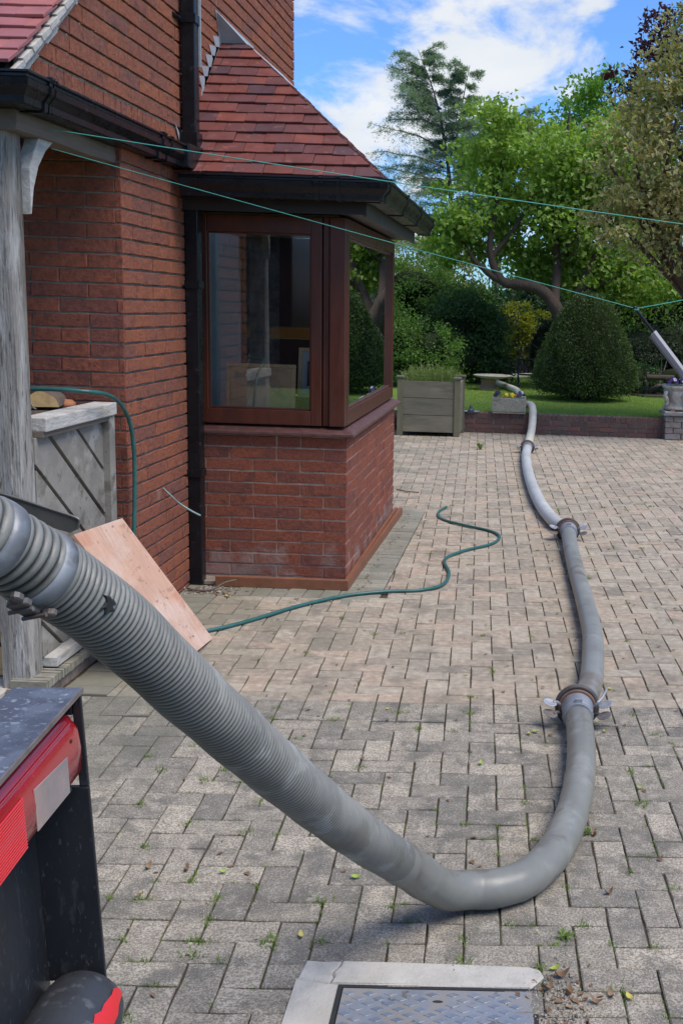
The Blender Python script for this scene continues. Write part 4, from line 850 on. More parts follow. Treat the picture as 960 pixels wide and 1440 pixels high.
# couplings
def coupling(c, d, label, scale=1.0, roll=0.0, parts=True):
    root = empty('hose_coupling', (c[0], c[1], 0), label, 'coupling', 'lever couplings joining the hoses'); c = Vector(c); d = Vector(d).normalized()
    q3 = d.to_track_quat('Z', 'Y').to_matrix(); s = scale
    def L(x, y, z): return c + q3 @ Vector((x * s, y * s, z * s))
    # local axes: z along the hose (away), x sideways, y roughly up/down
    ux = q3 @ Vector((1, 0, 0)); uy = q3 @ Vector((0, 1, 0)); sy = 1 if uy.z > 0 else -1; sx = 1 if ux.x > 0 else -1
    def W(x, up, z): return L(sx * x, sy * up, z)
    a = MB(); a.torus(c + d * 0.018, 0.078 * s, 0.0105 * s, q3, 40, 10); a.build('outer_ring', m_rubber, root)
    a = MB(); a.torus(c - d * 0.004, 0.068 * s, 0.0075 * s, q3, 40, 8); a.build('inner_ring', m_rust, root)
    a = MB(); a.tube([c - d * 0.115 * s, c - d * 0.112 * s, c - d * 0.05 * s, c - d * 0.01 * s, c + d * 0.02, c + d * 0.07 * s, c + d * 0.115 * s], [0.0555 * s, 0.0565 * s, 0.0565 * s, 0.064 * s, 0.066 * s, 0.0585 * s, 0.0555 * s], 32); a.build('sleeve', m_cast, root)
    a = MB(); a.tube([c - d * 0.098 * s, c - d * 0.097 * s, c - d * 0.086 * s, c - d * 0.085 * s], [0.0575 * s, 0.0605 * s, 0.0605 * s, 0.0575 * s], 32)
    a.box(tuple(c - d * 0.092 * s + Vector((-0.014, -0.008, 0.056)) * s), tuple(c - d * 0.092 * s + Vector((0.014, 0.008, 0.069)) * s)); a.build('band_clip', m_band, root)
    for side in (-1, 1):
        for (up0, z0, lx, zz, up1) in ((0.010, -0.004, 0.096, -0.030, 0.026), (-0.022, -0.018, 0.092, -0.052, -0.012)):
            a = MB()
            p0 = W(side * 0.068, up0, z0); p2 = W(side * lx, up1, zz); p1 = p0.lerp(p2, 0.6) + Vector((0, 0, 0.006))
            a.tube(spline([p0, p1, p2], 6), [0.0085 * s] * 6 + [0.007 * s] * 7, 8)
            b0 = len(a.v); a.ball((0, 0, 0), 1.0, 16, 8); R_ = Matrix.Rotation(-0.30 * side, 3, 'Y') @ Matrix.Rotation(0.42, 3, 'X'); cc = W(side * (lx + 0.014), up1, zz - 0.004)
            for k in range(b0, len(a.v)):
                v = Vector(a.v[k]); dish = 0.006 * (v.x * v.x + v.y * v.y); a.v[k] = tuple(cc + R_ @ Vector((v.x * 0.030 * s, v.y * 0.021 * s, v.z * 0.0045 * s + dish)))
            a.build('lever', m_cast if up0 > 0 else m_castd, root, origin=None)
    a = MB()
    poly = [W(0.085, 0.03, 0.02), W(0.098, 0.03, 0.02), W(0.125, 0.055, 0.06), W(0.118, 0.06, 0.065)]
    a.tube([W(0.078, 0.020, 0.0), W(0.100, 0.035, 0.03), W(0.118, 0.050, 0.085)], [0.007 * s, 0.006 * s, 0.005 * s], 8); a.build('lever_tail', m_cast, root)
    return root
coupling((0.243, 4.43, 0.070), (0.012, 1, 0.0), 'nearest coupling with spoon shaped levers, on the line where the paving changes colour', 1.06)
coupling((0.325, 8.215, 0.068), (-0.03, 1, 0), 'middle coupling with open levers in the bend of the hose', 1.06)
coupling((-0.002, 13.245, 0.066), (0.01, 1, 0), 'farthest coupling, short of the low garden wall', 1.0)
# green garden hose: over the rail, down behind the board, out across the drive
gp = [(-2.75, 5.30, 1.22), (-2.50, 5.12, 1.25), (-2.22, 5.02, 1.275), (-2.02, 5.03, 1.268), (-1.97, 5.16, 1.245), (-1.965, 5.32, 1.185), (-1.962, 5.43, 1.08), (-1.962, 5.475, 0.92), (-1.965, 5.475, 0.70), (-1.965, 5.455, 0.50), (-1.955, 5.45, 0.25), (-1.92, 5.42, 0.05), (-1.84, 5.41, 0.012), (-1.72, 5.45, 0.012)]
gg = [(-1.602, 5.527, 0.012), (-1.454, 5.719, 0.012), (-1.256, 6.048, 0.012), (-1.040, 6.300, 0.012), (-0.824, 6.429, 0.012), (-0.618, 6.492, 0.012), (-0.493, 6.650, 0.012), (-0.476, 6.951, 0.012), (-0.533, 7.333, 0.012), (-0.430, 7.618, 0.012), (-0.240, 7.889, 0.012),
      (-0.186, 8.154, 0.012), (-0.257, 8.358, 0.012), (-0.489, 8.573, 0.012), (-0.663, 8.781, 0.012), (-0.720, 9.056, 0.012), (-0.676, 9.333, 0.012)]
q = MB(); q.tube(spline(gp + gg, 10), 0.0105, 12); q.build('garden_hose', m_ghose, None, label='thin green garden hose hung over the porch rail and snaking across the drive', cat='garden hose', origin=(-0.8, 6.43, 0))
# clothes lines and prop
def rope(pts, label, r=0.0022):
    q = MB(); q.tube(spline(pts, 8), r, 6); return q.build('clothes_line', m_line, None, label=label, cat='clothes line')
def sag(a, b, s, n=9): a, b = Vector(a), Vector(b); return [a.lerp(b, i / n) - Vector((0, 0, s * 4 * (i / n) * (1 - i / n))) for i in range(n + 1)]
rope(sag((-2.06, 4.75, 2.382), (1.60, 5.50, 2.035), 0.012), 'upper turquoise clothes line, passing in front of the bay gutter')
rope(sag((-1.995, 4.70, 2.292), (0.437, 4.80, 1.718), 0.004) + [(0.445, 4.801, 1.718), (0.666, 5.0, 1.762), (1.186, 5.4, 1.87), (1.7, 5.8, 1.99)], 'lower turquoise clothes line, held up by the grey prop', 0.0016)
prop = empty('clothes_prop', (1.70, 4.8, 0.0), 'leaning telescopic clothes prop, pale grey with a thin black top', 'clothes prop')
m_prop = M('pale grey prop', [(0.33, 0.31, 0.31)], 10, 0.15, rough=0.5); m_propd = M('shaded prop underside', [(0.16, 0.14, 0.14)], 10, 0.15, rough=0.5)
dirp = (Vector((0.656, 4.8, 1.455)) - Vector((0.439, 4.8, 1.716))).normalized(); ptop = Vector((0.439, 4.8, 1.716))
q = MB(); q.tube([ptop - dirp * 0.006, ptop + dirp * 0.14], 0.0075, 10); q.ball(ptop - dirp * 0.004, 0.010, 8, 5); q.build('inner_pole', m_black, prop)
q = MB(); pl_ = (1.716 - 0.0) / -dirp.z; q.bar(ptop + dirp * 0.125, ptop + dirp * (pl_ - 0.02), 0.028, 0.020, up=(0.5, -0.5, 0.7)); q.build('outer_pole', m_prop, prop, 0.003)
q = MB(); q.bar(ptop + dirp * 0.128 - Vector((0.010, 0, 0.010)), ptop + dirp * (pl_ - 0.02) - Vector((0.010, 0, 0.010)), 0.026, 0.010, up=(0.5, -0.5, 0.7)); q.build('underside', m_propd, prop)  # darker bar paints the shade on the pole's lower side
# plywood sheet leaning on the panel
A_, B_, C_ = Vector((-1.95, 5.23, .64)), Vector((-1.95, 4.66, .675)), Vector((-1.565, 5.39, 0.004)); D_ = B_ + C_ - A_
nn = (B_ - A_).cross(C_ - A_).normalized(); nn = nn if nn.x > 0 else -nn
q = MB(); poly = [A_, B_, D_, C_]
if (poly[1] - poly[0]).cross(poly[2] - poly[1]).dot(nn) < 0: poly.reverse()
q.prism([p for p in poly], nn * 0.012, 0, 0.0008, back=True); q.build('plywood_sheet', m_ply, None, label='bare plywood sheet leaning against the diagonal boards of the porch', cat='plywood board', origin=tuple((C_ + D_) / 2))
# shovel held beside the truck, only its blade shows
m_blade2 = M('dull grey shovel', [(0.17, 0.16, 0.14)], 10, 0.2, rough=0.4, metal=0.5, bump=(40, 0.2, 0.003))
def shovel():
    root = empty('shovel', (-1.02, 2.35, 1.2), 'dull grey shovel blade poking out behind the ribbed hose', 'shovel')
    # blade centre line from the socket to the lip
    a, b = Vector((-1.150, 2.35, 1.287)), Vector((-0.966, 2.35, 1.215)); d = (b - a).normalized(); up = Vector((0, 1, 0)).cross(d).normalized(); nrm = Vector((0, -1, 0))
    if up.z < 0: up = -up
    PX = lambda u, v, y=2.35: Vector((-.966 + (u - 110) / 665, y, 1.222 - (v - 735) / 665))
    pl_ = [PX(*p) for p in ((-34, 694), (20, 707), (60, 719), (106, 733), (112, 739), (109, 750), (97, 756), (80, 752), (55, 744), (20, 732), (-34, 712))]
    q = MB(); q.prism(pl_[::-1], (0, -0.0035, 0), 0, 0.001, back=True); o = q.build('shovel_blade', m_blade2, root)
    q = MB(); q.tube([p + Vector((0, -.004, 0)) for p in spline([PX(-34, 694), PX(20, 707), PX(60, 719), PX(106, 733), PX(111, 740), PX(108, 750)], 5)], 0.0030, 8); q.build('rolled_edge', m_blade2, root)
    q = MB(); q.tube([a + d * 0.01, a - d * 0.6], 0.016, 10); q.build('handle', m_darkoak, root)
shovel()
# split logs stacked behind the panel
m_bark = M('log bark', [(0.11, 0.08, 0.06), (0.15, 0.11, 0.085)], 20, 0.4, rough=0.95, bump=(50, 1.0, 0.01))
m_cut = M('cut log end', [(0.48, 0.33, 0.15), (0.55, 0.37, 0.17), (0.42, 0.29, 0.15)], 25, 0.3, stain=[((0.16, 0.10, 0.06), 22, 0.58, 0.7, 0.8)], rough=0.85, bump=(60, 0.5, 0.004))
def log(c, r, L_, ang, half, label):
    root = empty('split_log', c, label, 'log', 'split logs stacked in the porch'); c = Vector(c); R_ = Matrix.Rotation(ang, 3, 'Z'); n = 12
    arc = [(r * math.cos(PI * k / n) * random.uniform(.94, 1.05), r * (0.85 if half else 1) * math.sin(PI * k / n) * random.uniform(.93, 1.05)) for k in range(n + 1)]
    if not half: arc += [(r * math.cos(PI + PI * k / n), r * math.sin(PI + PI * k / n)) for k in range(1, n)]
    P3 = lambda x, z, y: c + R_ @ Vector((x, y, z + (0 if half else r)))
    q = MB(); k = len(arc); v = [P3(x, z, 0) for x, z in arc] + [P3(x, z, L_) for x, z in arc]; q.add(v, [(i, (i + 1) % k, (i + 1) % k + k, i + k) for i in range(k)]); q.build('bark', m_bark, root)
    q = MB(); q.add(v[:k], [tuple(reversed(range(k)))]); q.build('cut_face', m_cut, root)
log((-2.27, 5.12, 1.182), 0.082, 0.25, 0.25, True, 'split log with a yellow cut face on top of the stack, above the pale rail')
ytop_ = 1.18
LL = ['lowest left round log end beside the foot of the oak post', 'lowest right round log end touching the foot of the oak post', 'second row log end left of the oak post foot', 'thin log end in the second row behind the post', 'small log end at the far left of the second row', 'third row log end nearest the post', 'third row log end at the left', 'topmost left log end of the porch pile', 'topmost right thin log end beside the post']
for k, (x, y, z, r) in enumerate([(-2.42, 4.62, 0.05, .07), (-2.27, 4.62, 0.05, .065), (-2.36, 4.60, .18, .07), (-2.27, 4.64, .19, .04), (-2.50, 4.64, .19, .06), (-2.31, 4.62, .31, .065), (-2.46, 4.62, .33, .07), (-2.38, 4.63, .46, .07), (-2.25, 4.65, .44, .05)]):
    log((x, y, z), r, 0.3, random.uniform(-.06, .06), False, LL[k])
q = MB(); q.box((-2.55, 4.98, 0.05), (-2.20, 5.42, 1.165)); q.build('log_stack', m_bark, None, label='dark heap of firewood under the split log, behind the panel', cat='firewood')
q = MB(); q.ball((-2.24, 5.33, 1.175), 0.05, 8, 5, (1, 1, .5), .2); q.build('split_log', M('reddish wood', [(0.35, 0.14, 0.06)], 20, .3), None, label='reddish log chip just below the yellow split log', cat='log')
# wire and twine tangles seen past the post
m_twine = M('grey twine', [(0.28, 0.25, 0.21)], 30, .3, rough=.9)
q = MB()
for k in range(5):
    y0 = 4.72 + 0.02 * k; q.tube(spline([(-2.18, y0, 1.30 - .02 * k), (-2.17, y0 + .05, 1.24 - .01 * k), (-2.20, y0 + .09, 1.20)], 4), 0.003, 5)
q.build('twine', m_twine, None, label='tangle of grey twine hanging between the post and the split log', cat='twine')
q = MB(); q.tube(spline([(-2.002, 6.02, 0.665), (-1.97, 6.05, 0.62), (-1.94, 6.12, 0.56), (-1.90, 6.20, 0.505), (-1.87, 6.26, 0.47)], 6), [0.0035] * 12 + [0.0050] * 13, 8)
q.build('cable_end', M('pale green cable', [(0.30, 0.42, 0.40)], 20, .3, rough=.5), None, label='short pale cable sticking out of the brickwork beside the black pipe', cat='cable')
# ------------------------------------------------------------------ inside the bay
m_room = M('dim plaster', [(0.50, 0.52, 0.50)], 4, .1, rough=.9); m_doorp = M('dark panel', [(0.035, 0.035, 0.05)], 6, .2, rough=.5)
m_gilt = M('light wood picture frame', [(0.70, 0.46, 0.24)], 30, .2, rough=.5); m_card = M('brown backing card', [(0.66, 0.46, 0.27)], 5, .15, stain=[((0.44, 0.31, 0.20), 6, .5, .6, .7)], rough=.8)
q = MB(); q.box((-4.4, 8.9, 0), (XW - 0.31, 9.0, 2.4)); q.box((-4.5, 5.85, 0), (-4.4, 8.9, 2.4)); q.build('room_wall', m_room, house)
q = MB(); q.box((XW - 0.30, 6.9, 2.21), (XW - 0.001, BY1 - 0.03, 2.5)); q.build('lintel', m_room, house)
q = MB(); q.box((-3.0, 8.80, 0.2), (-2.72, 8.895, 2.2)); q.build('dark_panel', m_doorp, house, 0.004)
q = MB(); q.box((-3.04, 8.79, 0.2), (-3.0005, 8.89, 2.2)); q.build('white_trim', m_fillet, house, 0.004)
q = MB(); q.box((XW + 0.001, BY0 + 0.072, 0.935), (BX - 0.075, BY1 - 0.10, 0.962)); q.build('window_board', m_frame, house, 0.004)
pf = empty('picture_frame', (-1.65, 6.80, 0.965), 'large picture turned to show its brown backing card, leaning inside the near bay window', 'picture frame')
T = Matrix.Rotation(math.radians(-8), 3, 'X'); c0 = Vector((-1.652, 6.79, 0.966))
def fb(q, x0, x1, z0, z1, y0, y1): q.box((x0, y0, z0), (x1, y1, z1), T, None)
def tb(name, x0, x1, z0, z1, y0, y1, mat, par, bev=0.002):
    q = MB(); q.box((x0, y0, z0), (x1, y1, z1)); q.v = [tuple(c0 + T @ (Vector(v) - Vector((0, 0, 0)))) for v in q.v]; return q.build(name, mat, par, bev)
tb('frame_rail', -0.212, 0.212, 0.335, 0.357, 0, .02, m_gilt, pf); tb('frame_rail', -0.212, 0.212, 0.0, 0.022, 0, .02, m_gilt, pf); tb('frame_rail', -0.212, -0.190, 0.0225, 0.3345, 0, .02, m_gilt, pf); tb('frame_rail', 0.190, 0.212, 0.0225, 0.3345, 0, .02, m_gilt, pf)
tb('backing', -0.1895, 0.1895, 0.0225, 0.3345, .004, .012, m_card, pf); tb('tape', -0.165, 0.03, 0.22, 0.30, .002, .0035, M('masking paper', [(0.42, 0.33, 0.25)], 8, .1), pf, 0); tb('label', 0.0, 0.05, 0.015, 0.038, -.0015, -.0003, m_fillet, pf, 0)
q = MB(); q.tube([c0 + T @ Vector(p) for p in ((-0.09, -0.004, 0.235), (-0.07, -0.006, 0.243), (0.05, -0.008, 0.238), (0.10, -0.004, 0.225))], 0.0035, 6); q.build('hanging_cord', m_fillet, pf)
c0 = Vector((-1.42, 7.05, 0.966)); T = Matrix.Rotation(math.radians(-10), 3, 'X'); pf = empty('picture_frame', (-1.42, 7.05, 0.965), 'smaller framed print with a gilt edge at the right end of the near bay window', 'picture frame')
tb('frame_rail', -0.06, 0.2, .43, .455, 0, .02, m_gilt, pf); tb('frame_rail', -0.06, -0.035, .16, .4295, 0, .02, m_gilt, pf); tb('frame_rail', -0.06, .2, .135, .1595, 0, .02, m_gilt, pf); tb('frame_rail', .175, .2, .16, .4295, 0, .02, m_gilt, pf)
tb('mount', -0.0345, .1745, .16, .4295, .004, .01, m_room, pf); tb('print', 0.0, .14, .21, .37, .001, .0035, m_doorp, pf, 0); tb('prop_block', -0.02, .16, 0, .134, .004, .05, m_doorp, pf)

# ------------------------------------------------------------------ corner of the truck
m_tblack = M('scuffed black steel', [(0.018, 0.020, 0.024)], 10, 0.3, stain=[((0.045, 0.048, 0.055), 60, 0.58, 0.68, 0.6), ((0.10, 0.105, 0.11), 260, 0.62, 0.66, 0.5), ((0.012, 0.012, 0.013), 5, 0.5, 0.7, 0.5)], rough=0.42, spec=0.5, bump=(120, 0.25, 0.001), stretch=(1, 1, 0.4))
m_ttop = M('chipped blue black paint', [(0.075, 0.09, 0.12)], 18, 0.3, stain=[((0.28, 0.31, 0.36), 130, 0.58, 0.63, 0.7), ((0.13, 0.155, 0.20), 30, 0.45, 0.60, 0.7), ((0.045, 0.055, 0.075), 9, 0.52, 0.66, 0.7), ((0.30, 0.33, 0.38), 90, 0.62, 0.66, 0.7)], rough=0.40, spec=0.5, bump=(90, 0.3, 0.0015))
m_dusty = M('dusty dark rubber', [(0.036, 0.039, 0.045)], 12, 0.3, stain=[((0.12, 0.125, 0.13), 50, 0.55, 0.66, 0.6), ((0.03, 0.03, 0.035), 8, 0.5, 0.62, 0.7)], rough=0.5, bump=(120, 0.3, 0.002))
m_tedge = M('worn steel edge', [(0.20, 0.165, 0.15)], 40, 0.4, rough=0.6, metal=0.3)
m_red = M('red lamp plastic', [(0.32, 0.008, 0.017)], 20, 0.14, stain=[((0.30, 0.012, 0.02), 14, 0.55, 0.72, 0.5), ((0.60, 0.16, 0.18), 60, 0.68, 0.74, 0.4)], rough=0.16, spec=0.6, coat=0.5, bump=(220, 0.08, 0.001))
m_redrib = M('bright ribbed red lens', [(0.62, 0.010, 0.012)], 20, 0.1, rough=0.14, spec=0.6, coat=0.6)
m_whitelens = M('pale reflector lens', [(0.28, 0.235, 0.225)], 12, 0.12, stain=[((0.46, 0.30, 0.25), 3, 0.5, 0.62, 0.6)], rough=0.22, coat=0.4, bump=(400, 0.2, 0.001))
m_tape = M('flaking red tape', [(0.62, 0.02, 0.025)], 20, 0.15, rough=0.35)
truck = empty('truck_corner', (-0.50, 1.0, 0.0), 'black steel rear corner of a truck with a red lamp and chipped top plate', 'truck')
TO = Vector((-0.476, 1.15, 1.279)); TD = Vector((-0.095, 1, 0)).normalized(); TR = Vector((1, 0.095, 0)).normalized(); TU = Vector((0, 0, 1))
def T3(a, b, c): return TO + TD * a + TR * (b + (-c) * 0.055) + TU * c      # a away, b right, c up; the rear face leans out a little
def tbox(q, a0, a1, b0, b1, c0, c1):
    v = [T3(a, b, c) for a, b, c in ((a0, b0, c0), (a0, b1, c0), (a1, b1, c0), (a1, b0, c0), (a0, b0, c1), (a0, b1, c1), (a1, b1, c1), (a1, b0, c1))]
    return q.add(v, [(0, 3, 2, 1), (4, 5, 6, 7), (0, 1, 5, 4), (1, 2, 6, 5), (2, 3, 7, 6), (3, 0, 4, 7)])
q = MB(); tbox(q, -0.75, 0.0, -0.072, 0.0, -0.005, 0.0); q.build('top_plate', m_ttop, truck, 0.0012)
q = MB(); tbox(q, -0.75, 0.0008, 0.0002, 0.0018, -0.0055, -0.0003); q.build('worn_edge', m_tedge, truck)
# end plate: solid below, a slot beside the lamp
q = MB()
tbox(q, -0.006, 0.0, -0.010, 0.0, -0.112, -0.0055); tbox(q, -0.006, 0.0, -0.066, -0.0102, -0.030, -0.0055)
q.prism([T3(0, -0.066, -0.112), T3(0, 0.0, -0.112), T3(0, -0.0005, -0.345), T3(0, -0.066, -0.345)], -TD * 0.006, 0, 0, back=True)
q.build('end_plate', m_tblack, truck, 0.0015)
q = MB(); tbox(q, -0.75, -0.0062, -0.074, -0.0615, -0.42, -0.0055); q.build('back_panel', m_tblack, truck, 0.001)
q = MB(); q.tube([T3(-0.20, -0.0665, -0.362), T3(-0.02, -0.0665, -0.352)], 0.0022, 6); q.build('weld_seam', M('pale sealant', [(0.50, 0.46, 0.38)], 20, .2), truck)
# lamp: housing, lens with rounded end, white panel, ribbed brighter part
def lamp():
    q = MB(); prof = []
    # cross-section (b, c) of the lamp: bulging outwards
    sec = [(-0.064, -0.022), (-0.030, -0.018), (-0.014, -0.026), (-0.006, -0.040), (-0.004, -0.062), (-0.006, -0.088), (-0.014, -0.098), (-0.030, -0.104), (-0.064, -0.104)]
    st = [(-0.009, 0.80, 0.000), (-0.011, 0.93, 0.0025), (-0.018, 0.985, 0.004), (-0.032, 1.0, 0.004), (-0.75, 1.0, 0.004)]
    cm = -0.066; m = len(sec); V = []; F = []
    for a, k, db in st:
        for b, c in sec: V.append(T3(a, -0.064 + (b + 0.064) * (0.86 + 0.14 * k) + db, cm + (c - cm) * k))
    for i in range(len(st) - 1):
        for j in range(m - 1): p = i * m + j; F.append((p, p + m, p + m + 1, p + 1))
    F.append(tuple(range(m)))
    q.add(V, F, True); q.sm[-1] = False
    o = q.build('tail_lamp', m_red, truck, label='long red tail lamp with a pale oblong panel')
    q = MB(); q.tube([T3(-0.030, -0.0065, -0.0305), T3(-0.75, -0.0065, -0.0305)], 0.0016, 6); q.build('lens_ridge', m_red, o)
    q = MB(); a0, a1 = -0.160, -0.054
    q.prism([T3(-0.062, -0.0012, -0.054), T3(a0, -0.0012, -0.046), T3(a0, -0.0012, -0.088), T3(-0.064, -0.0012, -0.092)][::-1], TR * 0.0012, 0, 0.0004); q.build('white_panel', m_whitelens, o)
    q = MB()
    for k in range(17):
        c = -0.041 - k * 0.0030; q.tube([T3(-0.190, -0.0006, c), T3(-0.75, -0.0006, c)], 0.0013, 6)
    q.build('ribbed_lens', m_redrib, o, kind='stuff')
    q = MB()
    for (a, c) in ((-0.044, -0.044), (-0.060, -0.091)):
        q.tube([T3(a, -0.012, c), T3(a, -0.0005, c)], 0.0022, 8)
    q.build('lens_screws', m_dark, o, kind='stuff')
    q = MB(); tbox(q, -0.75, -0.010, -0.068, -0.040, -0.0165, -0.010); q.build('gasket', m_dark, o)
lamp()
# bumper tube with a rounded end and torn red tape
ax0 = T3(0, 0, 0); 
def bump_c(a): return T3(a, -0.022, -0.366)
q = MB(); st = []; q.tube([bump_c(-0.75), bump_c(-0.10), bump_c(-0.045), bump_c(-0.022), bump_c(-0.008), bump_c(-0.001)], [0.049, 0.049, 0.048, 0.044, 0.034, 0.017], 36); bumper = q.build('bumper_tube', m_dusty, truck)
tp = [(-0.048, 38), (-0.062, 47), (-0.070, 44), (-0.078, 50), (-0.096, 49), (-0.105, 54), (-0.13, 52), (-0.20, 58), (-0.30, 56), (-0.30, 18), (-0.12, 18), (-0.08, 19), (-0.055, 20), (-0.034, 26), (-0.026, 32), (-0.036, 38), (-0.041, 33)]
def on_bump(a, deg, r=0.0498):
    t = math.radians(deg); rr = r if a < -0.045 else r - 0.0008 - ((a + 0.045) / 0.045) ** 2 * 0.010
    return bump_c(a) + (TR * math.cos(t) + TU * math.sin(t)) * rr
V = []; F = []
for i in range(26):
    a = -0.026 - 0.274 * i / 25; lo = 16 + (6 if i < 3 else 0) + random.uniform(-1, 2); hi = 36 + 14 * min(1, i / 6) + random.uniform(-5, 4) + (i > 12) * 6
    for j in range(7): V.append(on_bump(a, lo + (hi - lo) * j / 6))
for i in range(25):
    for j in range(6): p = i * 7 + j; F.append((p, p + 7, p + 8, p + 1))
q = MB(); q.add(V, F, True); q.build('red_tape', m_tape, bumper)
# the chassis that carries it, out of the frame to the left
q = MB(); q.box((-6.0, 0.45, 0.72), (-0.64, 0.65, 1.0)); q.build('chassis_rail', m_tblack, truck, 0.01)
q = MB(); q.box((-6.0, -0.85, 0.72), (-0.64, -0.65, 1.0)); q.build('chassis_rail', m_tblack, truck, 0.01)
m_tank = M('pale grey tank', [(0.62, 0.64, 0.63)], 3, .1, rough=.35, coat=.3); m_orange = M('orange side stripe', [(0.62, 0.26, 0.03)], 5, .1, rough=.4)
q = MB(); q.tube([(-6.4, -0.1, 2.25), (-6.3, -0.1, 2.25), (-1.05, -0.1, 2.25), (-0.95, -0.1, 2.25)], [.70, .90, .90, .70], 40); q.build('tank', m_tank, truck)
q = MB(); q.box((-6.2, 0.93, 1.30), (-0.95, 1.00, 1.42)); q.build('side_stripe', m_orange, truck, .005)
q = MB(); q.box((-6.2, 0.94, 1.02), (-0.95, 0.99, 1.295)); q.build('side_guard', m_tblack, truck, .005)
q = MB(); q.box((-3.15, 0.93, 1.43), (-2.65, 1.02, 2.9)); q.build('locker', m_tblack, truck, .01)
for x_ in (-5.2, -1.75):
    for y_ in (0.62, -1.0):
        q = MB(); q.tube([(x_, y_, .46), (x_, y_ + .02, .46), (x_, y_ + .24, .46), (x_, y_ + .26, .46)], [.40, .46, .46, .40], 32); q.build('wheel', m_dark, truck)
# ------------------------------------------------------------------ manhole
mh = empty('manhole', (-0.18, 2.4, 0.0), 'square steel manhole cover in a pale cracked concrete surround at the bottom of the picture', 'manhole cover')
mr = Matrix.Rotation(math.radians(1.6), 3, 'Z'); mc = Vector((-0.18, 2.60, 0))
def MH(x, y, z=0): return mc + mr @ (Vector((x, y, z)) - Vector((-0.18, 2.60, 0)))
def rag(a, b, n, amp, ax):      # ragged edge between two corners
    out = []
    for i in range(n): t = i / n; p = [a[0] + (b[0] - a[0]) * t, a[1] + (b[1] - a[1]) * t]; p[ax] += random.uniform(-amp, amp) if i else 0; out.append(tuple(p))
    return out
def slabpoly(pts, name='surround'):
    q = MB(); q.prism([MH(x, y, -0.03) for x, y in pts], (0, 0, 0.0345), 0, 0.004); return q.build(name, m_stone, mh)
X0, X1, YT = -0.545, 0.085, 2.668; cx0, cx1, cyt = -0.432, 0.070, 2.572
slabpoly([(X0 + 0.012, YT)] + [(-0.435, YT + 0.002), (-0.438, 2.64), (-0.452, 2.62), (-0.448, 2.60), (-0.455, cyt + 0.001)] + [(-0.50, cyt + 0.006), (X0 - 0.004, cyt + 0.012), (X0, 2.64)][::1] [::-1][:0] + [(X0 + 0.0, cyt + 0.012), (X0 + 0.004, 2.62)]) if False else None
slabpoly([(X0 + 0.006, cyt + 0.020), (-0.50, cyt + 0.012), (-0.456, cyt + 0.002), (-0.450, 2.60), (-0.455, 2.62), (-0.442, 2.645), (-0.438, YT), (-0.49, YT - 0.002), (X0 + 0.016, YT + 0.001)])
slabpoly([(-0.453, cyt + 0.002), (-0.2, cyt), (X1 - 0.03, cyt), (X1 - 0.015, cyt + 0.02), (X1 + 0.004, cyt + 0.05), (X1 - 0.004, YT - 0.02), (X1 - 0.03, YT - 0.008), (-0.1, YT - 0.002), (-0.3, YT + 0.001), (-0.435, YT), (-0.439, 2.645), (-0.452, 2.62), (-0.447, 2.60)])
slabpoly([(X0 - 0.008, 1.80), (cx0 - 0.001, 1.80), (cx0 - 0.001, cyt - 0.002), (-0.458, cyt), (-0.50, cyt + 0.010), (X0 + 0.003, cyt + 0.018)])
q = MB()
for (a, b, c, d) in ((cx0, cyt - 0.012, cx1, cyt - 0.001), (cx0, 1.80, cx0 + 0.011, cyt - 0.0125), (cx1 - 0.011, 1.80, cx1, cyt - 0.0125)): q.prism([MH(a, b, -0.03), MH(c, b, -0.03), MH(c, d, -0.03), MH(a, d, -0.03)], (0, 0, 0.031))
q.build('cover_frame', m_dark, mh, kind='stuff')
q = MB(); a, b, c, d = cx0 + 0.0135, 1.80, cx1 - 0.0135, cyt - 0.0145; q.prism([MH(a, b, -0.02), MH(c, b, -0.02), MH(c, d, -0.02), MH(a, d, -0.02)], (0, 0, 0.022), 0, 0.002); cover = q.build('cover_plate', m_cover, mh)
q = MB(); row = 0; y = d - 0.022
while y > 1.95:
    x = a + 0.018 + (0.026 if row % 2 else 0)
    while x < c - 0.02:
        if not (abs(x + 0.18) < 0.030 and abs(y - 2.508) < 0.014): q.prism([MH(x - 0.018, y, 0.0018), MH(x, y - 0.0095, 0.0018), MH(x + 0.018, y, 0.0018), MH(x, y + 0.0095, 0.0018)], (0, 0, 0.0016), 0, 0.0007)
        x += 0.052
    y -= 0.0205; row += 1
q.build('tread_pattern', m_coverd, cover, kind='stuff')
q = MB(); q.prism([MH(-0.178 + 0.013 * math.cos(t), 2.508 + 0.0048 * math.sin(t), 0.0021) for t in [k * PI / 8 for k in range(16)]], (0, 0, 0.0009)); q.build('key_hole', m_dark, cover)
